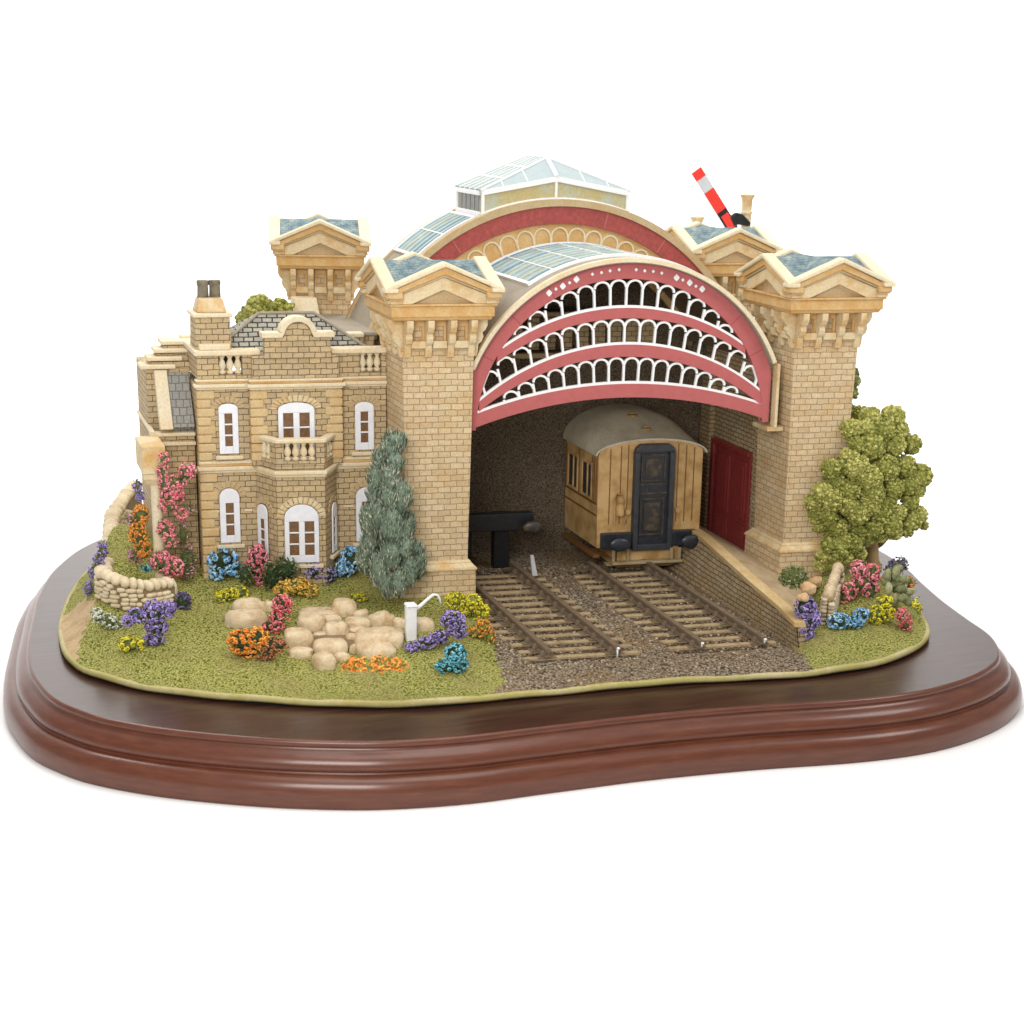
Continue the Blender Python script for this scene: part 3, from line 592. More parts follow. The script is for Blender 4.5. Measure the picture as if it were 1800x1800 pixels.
for s in (L0 - .03, L1 + .03):                            # side slopes in strips running up to the ridge
    E0, E1, R0, R1 = np.array((s, 0, .485)), np.array((s, LB + .03, .485)), np.array((0, RB, RZ)), np.array((0, LB + .03, RZ))
    for i in range(N):
        f0, f1 = i / N + .012, (i + 1) / N - .012
        plane_strip(E0 + (E1 - E0) * f0, E0 + (E1 - E0) * f1, R0 + (R1 - R0) * f0, R0 + (R1 - R0) * f1, 0, RNG.rand())
        plane_strip(E0 + (E1 - E0) * (f1 + .002), E0 + (E1 - E0) * (f1 + .022), R0 + (R1 - R0) * (f1 + .002), R0 + (R1 - R0) * (f1 + .022), 1, None, .034)
        plane_strip(E0 + (E1 - E0) * (f0 + .05), E0 + (E1 - E0) * (f0 + .11), R0 + (R1 - R0) * (f0 + .05), R0 + (R1 - R0) * (f0 + .11), 3, None, .03)
    for f in (.33, .66):
        a_, b_ = E0 + (R0 - E0) * f, E1 + (R1 - E1) * f; c_, d_ = E0 + (R0 - E0) * (f + .03), E1 + (R1 - E1) * (f + .03); plane_strip(a_, b_, c_, d_, 1, None, .037)
for s in (-1, 1):                                         # two front hip panes, clear white
    e, m_, r_ = np.array((s * 1.44, 0, .49)), np.array((0, 0, .75)), np.array((0, RB, RZ))
    v = [e, m_, r_]; mb.add(v + [x + (0, -.006, .01) for x in v], [[0, 1, 2], [3, 4, 5], [0, 1, 4, 3], [1, 2, 5, 4], [2, 0, 3, 5]], 2)
lr = mb.build('lantern_roof', [T['glass'], T['white'], paint('milk_pane', (.42, .49, .50), .8, .05, spec=.08), T['bar2']], lt)
fr = MB()
fr.tube([(0, -.02, .755), (0, RB, RZ + .02), (0, LB + .03, RZ + .02)], .042, 6)
for s in (-1, 1):
    fr.tube([(s * 1.44, -.015, .50), (0, RB, RZ + .015)], .026, 6)
    for f in (.3, .62): e, m_, r_ = np.array((s * 1.44, 0, .5)), np.array((0, 0, .76)), np.array((0, RB, RZ)); fr.tube([e + (m_ - e) * f, e + (r_ - e) * f], .014, 6)
fr.build('roof_bars', T['white'], lr)
# ================================================================== HOUSE
ho = thing('station_house', 'two storey buff brick station house with white arched windows, balcony and hipped slate roof', 'house', (0, 0, 0))
HB, HL, HR = 1.05, -4.42, -1.2
mb = MB(); mb.box(HL, HR, HB, 2.7, -.1, 3.60)
BAY = [(-3.57, 1.2), (-3.24, .56), (-2.42, .50), (-2.0, 1.2)]
mb.hexa(BAY, BAY, -.1, 2.16); mb.box(-3.55, -2.02, .93, 1.06, 2.2, 3.598)
mb.build('wall', T['hbrick'], ho, bevel=.012, uv=True)
def bay(d, extra=0): return [(-3.57 - d * .7, 1.2), (-3.24 - d * .55, .56 - d), (-2.42 + d * .4, .50 - d), (-2.0 + d * .8, 1.2)]
mb = MB()
for z0, z1, d in ((2.10, 2.15, .025), (2.15, 2.215, .06)): mb.box(HL - d, HR, HB - d, HB + .1, z0, z1); mb.hexa(bay(d), bay(d), z0 + .002, z1 + .002)
mb.box(HL - .03, HR, HB - .03, HB + .1, 2.26, 2.31)
mb.build('string_course', T['pale'], ho, bevel=.012)
mb = MB()
for z0, z1, d in ((3.56, 3.60, .03), (3.60, 3.66, .07), (3.70, 3.74, .04)): mb.box(HL - d, HR, HB - d, HB + .1, z0, z1); mb.box(-3.55 - d, -2.02 + d, .93 - d, 1.1, z0 + .003, z1 + .003)
mb.build('cornice', T['pale'], ho, bevel=.012)
mb = MB(); mb.box(HL - .02, HR, HB - .02, HB + .1, 3.662, 3.70); mb.box(-3.57, -2.0, .91, 1.1, 3.665, 3.703); mb.box(HL - .02, HR, HB - .015, HB + .1, 2.217, 2.258)
mb.build('ochre_band', T['orange'], ho, bevel=.008)
# quoins
def quoins(a, side, b, z0, z1, n):
    for i in range(n):
        w = .27 if i % 2 else .20; h = (z1 - z0) / n; mb = MB(); z = z0 + i * h
        a0, a1 = (a - .025, a + w) if side > 0 else (a - w, a + .025)
        mb.box(a0, a1, b - .025, b + .12, z + .008, z + h - .008); mb.build('quoin', T['quoin'], ho, bevel=.018)
quoins(HL, 1, HB, .15, 2.10, 12); quoins(HL, 1, HB, 2.32, 3.55, 8); quoins(-3.55, 1, .93, 2.32, 3.55, 8); quoins(-2.02, -1, .93, 2.32, 3.55, 8)
# parapet: piers, balustrades, coping
par = MB(); PZ0, PZ1 = 3.742, 4.14
OPEN = [(-4.06, -3.66), (-1.66, -1.28)]
segs = [(HL, OPEN[0][0]), (OPEN[0][1], -3.45), (-2.12, OPEN[1][0]), (OPEN[1][1], HR)]
for a0, a1 in segs: par.box(a0, a1, HB - .01, HB + .16, PZ0, PZ1)
for a0, a1 in OPEN: par.box(a0, a1, HB, HB + .15, PZ0, PZ0 + .07)
par.box(HL, HL + .14, HB + .165, 2.7, PZ0, PZ1); par.box(HL, HR, 2.56, 2.7, PZ0, PZ1 + .05)
par.box(-3.52, -2.05, .93, 1.07, PZ0 + .002, PZ1 - .002)
pa = par.build('parapet', T['hbrick'], ho, bevel=.01, uv=True)
BALP = [(.035, 0), (.06, .02), (.06, .05), (.03, .07), (.065, .14), (.055, .19), (.028, .26), (.05, .29), (.05, .32)]
def baluster(a, b, z, h, parent):
    mb = MB(); k = h / .32; mb.lathe(a, b, [(r * k, z + q * k) for r, q in BALP], 10); mb.build('baluster', T['pale'], parent, smooth=True, sharp=50)
for a0, a1 in OPEN:
    for i in range(3): baluster(a0 + (a1 - a0) * (i + .5) / 3, HB + .07, PZ0 + .07, PZ1 - PZ0 - .07, pa)
mb = MB(); mb.box(HL - .05, -3.36, HB - .06, HB + .2, PZ1, PZ1 + .10); mb.box(-2.16, HR, HB - .06, HB + .2, PZ1, PZ1 + .10)
mb.box(HL - .05, HR, 2.5, 2.75, PZ1 + .05, PZ1 + .14); mb.box(HL - .05, HL + .2, HB + .2, 2.5, PZ1, PZ1 + .1); mb.build('parapet_coping', T['pale'], pa, bevel=.025)
# central shaped gable
gp = [(-3.32, PZ1 - .05), (-3.30, 4.46), (-2.98, 4.46)] + [(-2.745 + .235 * math.sin(t), 4.46 + .25 * math.cos(t)) for t in np.linspace(-math.pi / 2, math.pi / 2, 13)] + [(-2.51, 4.46), (-2.20, 4.46), (-2.18, PZ1 - .05)]
mb = MB(); mb.prism(gp, .90, 1.06); gb = mb.build('gable', T['hbrick'], ho, bevel=.01, uv=True)
cp = [(-3.36, 4.50), (-3.02, 4.50)] + [(-2.745 + .275 * math.sin(t), 4.50 + .27 * math.cos(t)) for t in np.linspace(-math.pi / 2 + .2, math.pi / 2 - .2, 15)] + [(-2.47, 4.50), (-2.13, 4.50)]
mb = MB(); mb.ribbon(cp, .095, .85, 1.10); mb.build('gable_coping', T['pale'], gb, bevel=.02)
# hipped slate roof
r0 = [(-4.2, 1.24), (-1.35, 1.24), (-1.35, 2.55), (-4.2, 2.55)]; r1 = [(-3.22, 1.84), (-2.26, 1.84), (-2.26, 1.96), (-3.22, 1.96)]
mb = MB(); mb.hexa(r0, r1, 4.10, 4.74); rf2 = mb.build('roof', T['roofslate'], ho, uv=True)
mb = MB()
for p, q in ((r0[0], r1[0]), (r0[1], r1[1])): mb.tube([(*p, 4.11), (*q, 4.75)], .03, 6)
mb.tube([(*r1[0], 4.75), (*r1[1], 4.75)], .03, 6); mb.build('ridge_tile', T['roofstone'], rf2)
# chimney
mb = MB(); mb.frus(-4.12, 1.42, .30, .29, 4.2, 4.78); ch = mb.build('chimney', T['hbrick'], ho, bevel=.015, uv=True)
mb = MB(); mb.frus(-4.12, 1.42, .335, .335, 4.78, 4.85); mb.box(-4.38, -3.86, 1.0, 1.2, 4.24, 4.34); mb.build('chimney_cap', T['pale'], ch, bevel=.02)
mb = MB(); mb.frus(-4.12, 1.42, .255, .195, 4.85, 5.09); mb.build('chimney_shoulder', T['cream'], ch, bevel=.03)
for s in (-.10, .10):
    mb = MB(); mb.lathe(-4.12 + s, 1.42, [(.098, 5.08), (.09, 5.28), (.102, 5.30), (.102, 5.37), (.07, 5.38)], 12); mb.build('chimney_pot', T['potdark'], ch, smooth=True, sharp=50)
# windows
def window(ca, b, z0, z1, w, leaves, rise, dirv=(1., 0.), name='window', panes=3, sill=True, vous=True):
    dx, dy = dirv; L = math.hypot(dx, dy); dx, dy = dx / L, dy / L; nx, ny = dy, -dx
    P = lambda u, d, z: (ca + dx * u + nx * d, b + dy * u + ny * d, z)
    def slab(poly, d0, d1, mi=0):
        n = len(poly); v = [P(u, d0, z) for u, z in poly] + [P(u, d1, z) for u, z in poly]
        mb.add(v, [[i, (i + 1) % n, n + (i + 1) % n, n + i] for i in range(n)] + [list(range(n)), list(range(n, 2 * n))], mi)
    rect = lambda u0, u1, q0, q1: [(u0, q0), (u1, q0), (u1, q1), (u0, q1)]
    h = w / 2; zs = z1 - rise
    archp = lambda e: [(-h - e, zs)] + [((h + e) * math.sin(t), zs + (rise + e) * math.cos(t)) for t in np.linspace(-math.pi / 2, math.pi / 2, 15)][1:-1] + [(h + e, zs)]
    mb = MB(); slab([(-h, z0)] + [(h, z0)] + archp(0)[::-1], .004, .018); wi = mb.build(name, T['pane'], ho)
    st = w * (.30 if leaves == 1 else .135); t0 = z1 - max(rise + .06, .26 if rise > .12 else .17); br = .13
    mb = MB()
    slab(rect(-h, -h + st, z0, t0), .010, .036); slab(rect(h - st, h, z0, t0), .010, .036); slab(rect(-h + st, h - st, z0, z0 + br), .010, .034)
    slab([(-h, t0), (h, t0)] + archp(0)[::-1], .010, .036)
    if leaves == 2: slab(rect(-w * .085, w * .085, z0 + br, t0), .010, .037)
    for (u0, u1) in ([(-h + st, h - st)] if leaves == 1 else [(-h + st, -w * .085), (w * .085, h - st)]):
        for i in range(1, panes):
            z = z0 + br + (t0 - z0 - br) * i / panes; slab(rect(u0, u1, z - .014, z + .014), .012, .030)
    mb.build('frame', T['hwhite'], wi, bevel=.008)
    if vous:
        k = 9 if leaves == 1 else 13
        mb = MB()
        for i in range(k):
            t = -math.pi / 2 * .98 + math.pi * .98 * i / k; t2 = t + math.pi * .98 / k - .05
            q = [((h + e) * math.sin(x), zs + (rise + e) * math.cos(x)) for e, x in ((.02, t), (.13, t), (.13, t2), (.02, t2))]; slab(q, -.02, .012 if i % 2 else .016)
        mb.build('arch_bricks', T['cream'] if leaves == 2 else T['drab'], wi, bevel=.006)
    if sill:
        mb = MB(); slab(rect(-h - .07, h + .07, z0 - .10, z0 - .035), 0, .06); mb.build('sill', T['pale'], wi, bevel=.012)
def pxwin(x0, x1, y0, y1, b, **k):
    p = at((x0 + x1) / 2, y1, b=b); q = at((x0 + x1) / 2, y0, b=b); l_ = at(x0, (y0 + y1) / 2, b=b)[0]; r_ = at(x1, (y0 + y1) / 2, b=b)[0]
    window(p[0], b, p[2], q[2], r_ - l_, **k)
pxwin(386, 420, 709, 797, HB, leaves=1, rise=.09); pxwin(624, 657, 706, 790, HB, leaves=1, rise=.09)
pxwin(388, 423, 858, 953, HB, leaves=1, rise=.16); pxwin(626, 662, 856, 950, HB, leaves=1, rise=.16)
window(-2.80, .929, 2.25, 3.33, .62, 2, .12, name='balcony_door', sill=False)
window(-2.83, .53, .58, 1.62, .58, 2, .24, dirv=(.82, -.06), name='window')
window(-3.41, .875, .60, 1.56, .27, 1, .13, dirv=(.33, -.64), name='window'); window(-2.21, .85, .66, 1.55, .25, 1, .13, dirv=(.42, .70), name='window')
mb = MB()
for a0, a1 in ((HL + .28, -4.17), (-3.70, -3.57), (-1.98, -1.8)): mb.box(a0, a1, HB - .025, HB + .02, 1.40, 1.435)
mb.build('impost', T['pale'], ho, bevel=.006)
# balcony on the bay
bc = MB()
def wallrun(p, q, z0, z1, th=.09):
    p, q = np.array(p), np.array(q); d = (q - p) / np.linalg.norm(q - p); nn = np.array((d[1], -d[0])); nn = nn if nn[1] < 0 else -nn
    bc.hexa([p, q, q - nn * th, p - nn * th], [p, q, q - nn * th, p - nn * th], z0, z1)
bp = bay(-.0); lerp = lambda p, q, t: tuple(np.array(p) + (np.array(q) - np.array(p)) * t)
floor_ = bay(-.02); bc.hexa(floor_, floor_, 2.22, 2.30)
for i, (lo, hi) in enumerate(((.42, .78), (.17, .83), (.18, .58))):
    p, q = bp[i], bp[i + 1]
    wallrun(lerp(p, q, 0), lerp(p, q, lo), 2.30, 2.70); wallrun(lerp(p, q, hi), lerp(p, q, 1), 2.30, 2.70); wallrun(lerp(p, q, lo), lerp(p, q, hi), 2.30, 2.38)
bl = bc.build('balcony', T['hbrick'], ho, bevel=.01, uv=True)
for i, (lo, hi, n) in enumerate(((.42, .78, 2), (.17, .83, 4), (.18, .58, 2))):
    p, q = bp[i], bp[i + 1]; d = np.array(q) - np.array(p); d /= np.linalg.norm(d); nn = np.array((d[1], -d[0])); nn = nn if nn[1] < 0 else -nn
    for j in range(n):
        c = np.array(lerp(p, q, lo + (hi - lo) * (j + .5) / n)) - nn * .05; baluster(c[0], c[1], 2.38, .32, bl)
mb = MB(); o_, i_ = bay(.05), bay(-.13)
for k in range(3): mb.hexa([o_[k], o_[k + 1], i_[k + 1], i_[k]], [o_[k], o_[k + 1], i_[k + 1], i_[k]], 2.70, 2.775)
mb.build('handrail', T['pale'], bl, bevel=.02)
# low flat roof between house and rear tower
an = thing('rear_annex', 'low grey roofed side range running back behind the house', 'annex', (0, 0, 0))
mb = MB(); mb.box(-1.95, -.95, 2.8, 5.4, -.1, 4.18); mb.build('wall', T['hbrick'], an, uv=True)
mb = MB(); mb.box(-2.0, -.9, 2.76, 5.45, 4.185, 4.26); mb.build('roof', T['roofstone'], an, bevel=.02)
mb = MB(); mb.hexa([(-1.95, 4.9), (-1.45, 4.9), (-1.45, 5.38), (-1.95, 5.38)], [(-1.92, 5.05), (-1.48, 5.05), (-1.48, 5.38), (-1.92, 5.38)], 4.265, 4.62); mb.build('vent_block', T['pale'], an, bevel=.03)
# ================================================================== WING left of the house
wg = thing('house_wing', 'low brick wing left of the house with stepped coping and grey slate lean to', 'house wing', (0, 0, 0))
mb = MB(); mb.box(-5.16, -4.45, 1.42, 3.4, -.1, 2.70); mb.box(-5.16, -4.41, 1.95, 3.39, 2.70, 3.78); mb.build('wall', T['hbrick'], wg, uv=True, bevel=.01)
mb = MB(); mb.box(-5.20, -4.44, 1.36, 1.60, 2.70, 2.76); mb.box(-5.12, -4.44, 1.34, 1.6, 2.54, 2.60); mb.box(-5.2, -5.12, 1.36, 3.4, 2.74, 2.80); mb.build('ledge', T['pale'], wg, bevel=.012)
mb = MB(); v = lambda a, b, z: (a, b, z)
mb.add([v(-4.80, 1.38, 2.86), v(-4.45, 1.38, 2.86), v(-4.45, 1.92, 3.72), v(-4.80, 1.92, 3.72), v(-4.80, 1.5, 2.76), v(-4.45, 1.5, 2.76), v(-4.45, 1.96, 3.66), v(-4.80, 1.96, 3.66)], [[0, 1, 2, 3], [4, 5, 6, 7], [0, 1, 5, 4], [1, 2, 6, 5], [2, 3, 7, 6], [3, 0, 4, 7]])
lr_ = mb.build('lean_to_roof', T['wallslate'], wg, uv=True)
mb = MB(); mb.add([v(-5.03, 1.34, 2.83), v(-4.81, 1.34, 2.83), v(-4.81, 1.90, 3.78), v(-5.03, 1.90, 3.78), v(-5.03, 1.5, 2.78), v(-4.81, 1.5, 2.78), v(-4.81, 1.97, 3.70), v(-5.03, 1.97, 3.70)], [[0, 1, 2, 3], [4, 5, 6, 7], [0, 1, 5, 4], [1, 2, 6, 5], [2, 3, 7, 6], [3, 0, 4, 7]])
mb.build('lean_to_coping', T['pale'], lr_, bevel=.015)
for i in range(4):
    mb = MB(); a0 = -5.26 + .135 * i; mb.box(a0, a0 + .60, 1.88 + .1 * i, 2.35 + .1 * i, 3.79 + .125 * i, 3.86 + .125 * i); mb.build('step_coping', T['pale'], wg, bevel=.018)
mb = MB()
for i in range(3): mb.box(-5.08 + .135 * i, -4.40, 2.0 + .1 * i, 2.5 + .05 * i, 3.75 + .125 * i, 3.90 + .125 * i)
mb.build('stepped_wall', T['hbrick'], wg, uv=True)
pc = thing('garden_porch', 'cream porch pillar and block wrapped by the pink climbing rose', 'porch', (0, 0, 0))
mb = MB(); mb.lathe(-5.24, .60, [(.115, .0), (.10, .12), (.095, .2), (.088, 2.06)], 14); mb.build('column', T['pale'], pc, smooth=True, sharp=50)
mb = MB(); mb.frus(-5.27, .62, .12, .17, 2.06, 2.16); mb.frus(-5.27, .62, .18, .18, 2.16, 2.26); mb.build('capital', T['cream'], pc, bevel=.012)
mb = MB(); mb.box(-5.47, -5.08, .42, 1.30, 2.262, 2.74); mb.build('entablature', T['cream'], pc, bevel=.015)
# ================================================================== PLATFORM, TRACKS
pf = thing('platform', 'brick faced platform with worn cream edge sloping down towards the front right', 'platform', (0, 0, 0))
pb = [(3.55, .48, 5.05, 4.62), (1.5, .45, 4.97, 4.64), (.3, .38, 4.84, 4.67), (-.9, .28, 4.75, 4.70), (-2.0, .18, 4.70, 4.72), (-2.62, .09, 4.66, 4.72)]
mb = MB(); v = []
for b, z, a1, a0 in pb: v += [(a0, b, -.46), (a1 - .02, b, z - .10)]
mb.add(v, [[2 * i, 2 * i + 1, 2 * i + 3, 2 * i + 2] for i in range(len(pb) - 1)]); mb.hexa([(4.73, -2.615), (4.86, -2.615), (5.1, -2.05), (4.75, -2.05)], [(4.68, -2.615), (4.84, -2.615), (5.1, -2.05), (4.70, -2.05)], -.45, -.03); mb.build('retaining_wall', T['gbrick'], pf, uv=True)
mb = MB(); v = []
for b, z, a1, a0 in pb: v += [(a1 - .05, b, z - .10), (a1 - .06, b, z), (a1 + .16, b, z - .005), (a1 + .16, b, z - .12)]
mb.add(v, [[4 * i + j, 4 * i + (j + 1) % 4, 4 * i + 4 + (j + 1) % 4, 4 * i + 4 + j] for i in range(len(pb) - 1) for j in range(4)] + [[0, 1, 2, 3], [20, 21, 22, 23]]); mb.build('edge_coping', stone('worn_coping', (.60, .42, .19), (.70, .56, .35), .8, 2.2, .7, .3), pf, bevel=.012)
mb = MB(); v = []
for (b, z, a1, a0), (ao, zo) in zip(pb, ((6.0, .02), (6.0, .02), (6.0, .01), (5.75, -.03), (5.15, -.06), (4.84, -.12))): v += [(a1 + .158, b, z - .012), (ao, b, zo), (ao + .02, b, -.45)]
mb.add(v, [[3 * i + j, 3 * i + j + 1, 3 * i + 4 + j, 3 * i + 3 + j] for i in range(len(pb) - 1) for j in range(2)] + [[15, 16, 17]]); mb.build('paving', stone('platform_paving', (.50, .38, .235), (.33, .23, .12), .7, 2.6, .8, .35), pf)
def track(label, ra, sl, nb, b0, step, pins):
    t = thing('railway_track', label, 'track', (0, 0, -.3), 'tracks entering the shed')
    mb = MB(); mb.add([(sl[0] + .06, -2.75, .004), (sl[1] - .06, -2.75, .004), (sl[1] - .06, b0 + nb * step, .004), (sl[0] + .06, b0 + nb * step, .004)], [[0, 1, 2, 3]]); mb.build('track_bed', T['bed'], t)
    for i in range(nb):
        b = b0 + i * step; j = RNG.uniform(-.03, .03); mb = MB()
        mb.box(sl[0] + j, sl[1] + j * .7, b - .052, b + .052, -.06, .042 + RNG.uniform(-.008, .008)); s = mb.build('sleeper', T['sleeper'], t, bevel=.015)
        for a in ra:
            mb = MB(); mb.hexa([(a - .17, b - .06), (a + .17, b - .06), (a + .17, b + .06), (a - .17, b + .06)], [(a - .15, b - .05), (a + .15, b - .05), (a + .15, b + .05), (a - .15, b + .05)], .03, .062); mb.hexa([(a - .11, b - .05), (a + .11, b - .05), (a + .11, b + .05), (a - .11, b + .05)], [(a - .075, b - .04), (a + .075, b - .04), (a + .075, b + .04), (a - .075, b + .04)], .063, .15)
            mb.build('rail_chair', T['iron'], s, bevel=.012)
    for a in ra:
        mb = MB(); rp = [(-.055, .06), (.055, .06), (.055, .075), (.02, .09), (.02, .145), (.046, .155), (.046, .205), (-.046, .205), (-.046, .155), (-.02, .145), (-.02, .09), (-.055, .075)]
        mb.prism([(a + x, z) for x, z in rp], -2.72, b0 + nb * step); mb.build('rail', T['iron'], t, bevel=.004)
    for a, h in pins:
        mb = MB(); mb.tube([(a, -2.76, .0 if h else .10), (a, -2.76, .17)], .014, 8); mb.lump((a + .01, -2.765, .165), (.03, .024, .024), 2, .02); mb.build('end_pin', T['white'], t, smooth=True)
    return t
track('left hand track of worn sleepers and rusty rails ending at the black buffer stop', (.37, 1.50), (.0, 1.93), 14, -2.62, .345, [(1.50, 1)])
track('right hand track of worn sleepers and rusty rails leading under the tan coach', (2.93, 4.02), (2.46, 4.32), 13, -2.55, .345, [(2.93, 0), (4.02, 0)])
mb = MB(); p = at(908, 990, z=-.24); mb.hexa([(p[0] - .05, 1.5), (p[0] + .05, 1.5), (p[0] + .05, 1.58), (p[0] - .05, 1.58)], [(p[0] - .035, 1.68), (p[0] + .03, 1.68), (p[0] + .03, 1.73), (p[0] - .035, 1.73)], -.2, .16)
tag(mb.build('track_marker', T['grey'], bevel=.01), 'small grey leaning marker post beside the left track rail', 'marker post')
# ================================================================== BUFFER STOP
bs = thing('buffer_stop', 'black timber buffer stop at the end of the left track', 'buffer stop', (0, 0, 0))
mb = MB(); mb.box(.25, 1.93, 2.22, 2.42, .50, .84); mb.build('beam', T['black'], bs, bevel=.02)
for a in (.65, 1.38): mb = MB(); mb.box(a - .15, a + .15, 2.43, 2.62, -.3, .80); mb.build('post', T['black'], bs, bevel=.015)
for a in (.42, 1.82): mb = MB(); mb.tube([(a, 2.25, .62), (a, 2.02, .62)], .07, 10); mb.lump((a, 2.0, .62), (.20, .07, .125), 2, .03); mb.build('buffer_head', T['navyw'], bs, smooth=True)
# ================================================================== COACH
co = thing('railway_coach', 'tan planked railway coach with grey domed roof and navy end door standing in the shed', 'railway coach', (0, 0, 0))
CA, FB, BB = 4.09, 1.95, 3.56                            # centre line, front end, inner end
HW0, HW1 = 1.02, 1.03
rise = lambda b: .26 + .36 * float(ss((b - FB) / 1.1))
def sect(b, e=0): return [(CA - HW0 - e, .16), (CA - HW1 - e, .75), (CA - HW1 - e, 1.98)] + [(CA + (HW1 + e) * math.sin(t), 1.98 + rise(b) * math.cos(t) ** 1.15) for t in np.linspace(-math.pi / 2 + .12, math.pi / 2 - .12, 21)] + [(CA + HW1 + e, 1.98), (CA + HW1 + e, .75), (CA + HW0 + e, .16)]
mb = MB(); S0, S1 = sect(FB, 0), sect(FB, 0); n = len(S0); mb.prism(S0, FB, FB + .02)
BS = [FB + .02, 2.3, 2.7, 3.1, BB]; v = [(p[0], b, p[1]) for b in BS for p in sect(b, -.002)]
mb.add(v, [[i * n + j, i * n + (j + 1) % n, (i + 1) * n + (j + 1) % n, (i + 1) * n + j] for i in range(len(BS) - 1) for j in range(n)]); mb.build('body', T['coach'], co)
mb = MB(); BS = np.linspace(FB - .035, BB, 14); TT = np.linspace(-math.pi / 2 + .02, math.pi / 2 - .02, 31)
rp = lambda b, k: [(CA + (HW1 + .06 + k) * math.sin(t), b, 1.965 + (rise(b) + .035 + k) * math.cos(t) ** .95) for t in TT]
v = []
for b in BS: v += rp(b, .02)
for b in BS: v += rp(b, -.02)
nt, nb_ = len(TT), len(BS); f = []
for L in (0, nt * nb_):
    f += [[L + i * nt + j, L + i * nt + j + 1, L + (i + 1) * nt + j + 1, L + (i + 1) * nt + j] for i in range(nb_ - 1) for j in range(nt - 1)]
f += [[j, j + 1, nt * nb_ + j + 1, nt * nb_ + j] for j in range(nt - 1)] + [[i * nt, (i + 1) * nt, nt * nb_ + (i + 1) * nt, nt * nb_ + i * nt] for i in range(nb_ - 1)] + [[i * nt + nt - 1, (i + 1) * nt + nt - 1, nt * nb_ + (i + 1) * nt + nt - 1, nt * nb_ + i * nt + nt - 1] for i in range(nb_ - 1)]
mb.add(v, f); cr = mb.build('roof', T['coachroof'], co, smooth=True, sharp=45)
for u, b in ((-.05, 2.75), (.05, 2.35)):
    z = 1.965 + (rise(b) + .05) * math.cos(math.asin(u)); mb = MB(); mb.lathe(CA + u, b, [(.11, z - .02), (.10, z + .015), (.05, z + .02)], 12); mb.box(CA + u - .06, CA + u + .06, b - .025, b + .025, z + .02, z + .06); mb.build('roof_vent', stone('rusty_vent', (.36, .24, .10), (.5, .42, .28), .7), cr, bevel=.01)
mb = MB(); mb.tube([(CA - .62, 2.05 + .02, 2.14 + .03), (CA - .66, 2.5, 2.36), (CA - .66, 3.4, 2.52)], .022, 6); mb.build('roof_seam', T['coachroof'], cr)
# end planks: dark grooves, end door, lamps
mb = MB()
for u in (-.80, -.59, -.45, .54, .70, .86):
    mb = MB(); zt = 1.98 + rise(FB) * math.sqrt(1 - u * u) - .03; mb.box(CA + u - .010, CA + u + .010, FB - .0045, FB + .01, .62, zt); mb.build('groove', T['coachdark'], co)
mb = MB(); mb.strip([(CA + 1.02 * math.sin(t), 1.955 + .235 * math.cos(t)) for t in np.linspace(-1.45, 1.45, 30)], [(CA + 1.03 * math.sin(t), 1.99 + .255 * math.cos(t)) for t in np.linspace(-1.45, 1.45, 30)], FB - .02, FB + .01); mb.build('end_trim', T['coach'], co)
DA0, DA1 = CA - .36, CA + .43
mb = MB()
def rr(a0, a1, z0, z1, r): return [(a0, z0), (a1, z0), (a1, z1 - r), (a1 - r * .3, z1 - r * .3), (a1 - r, z1), (a0 + r, z1), (a0 + r * .3, z1 - r * .3), (a0, z1 - r)]
mb.box(DA0, DA0 + .10, FB - .13, FB, .10, 2.03); mb.box(DA1 - .10, DA1, FB - .13, FB, .10, 2.03); mb.prism([(DA0 + .10, 2.03), (DA0, 2.03), (DA0 + .03, 2.12), (DA0 + .12, 2.18), (DA1 - .12, 2.18), (DA1 - .03, 2.12), (DA1, 2.03), (DA1 - .10, 2.03)], FB - .13, FB); mb.box(DA0 + .10, DA1 - .10, FB - .13, FB, .10, .22)
dr2 = mb.build('end_door', paint('slate_navy', (.045, .048, .058), .4, .3, 9, spec=.5), co, bevel=.015)
mb = MB(); mb.box(DA0 + .10, DA1 - .10, FB - .03, FB - .001, .22, 2.03); mb.build('door_leaf', T['navy'], dr2)
for z0, z1 in ((.38, 1.12), (1.44, 1.98)):
    mb = MB(); a0, a1 = DA0 + .15, DA1 - .15
    for q0, q1, y0, y1 in ((a0, a0 + .035, z0, z1), (a1 - .035, a1, z0, z1), (a0 + .035, a1 - .035, z0, z0 + .035), (a0 + .035, a1 - .035, z1 - .035, z1)): mb.box(q0, q1, FB - .055, FB - .03, y0, y1)
    mb.box(a0 + .09, a1 - .09, FB - .05, FB - .031, z0 + .09, z1 - .09); mb.build('door_panel', T['navyw'], dr2, bevel=.01)
mb = MB(); mb.box(DA0 + .11, DA1 - .11, FB - .05, FB - .031, 1.20, 1.23); mb.box(DA0 + .11, DA1 - .11, FB - .05, FB - .031, 1.38, 1.41); mb.box(DA0 + .26, DA0 + .29, FB - .05, FB - .031, 1.23, 1.38); mb.build('door_rail', T['navyw'], dr2)
for a0, a1, ca in ((CA - .96, DA0 - .005, CA - .70), (DA1 + .005, CA + .93, CA + .72)):
    mb = MB(); mb.box(a0, a1, FB - .10, FB + .05, .16, .46); q = mb.build('buffer_beam', T['navy'], co, bevel=.02)
    mb = MB(); mb.tube([(ca, FB - .08, .30), (ca, FB - .30, .30)], .085, 12); mb.lump((ca, FB - .33, .30), (.215, .06, .135), 3, .0); mb.build('buffer', T['navy'], q, smooth=True)
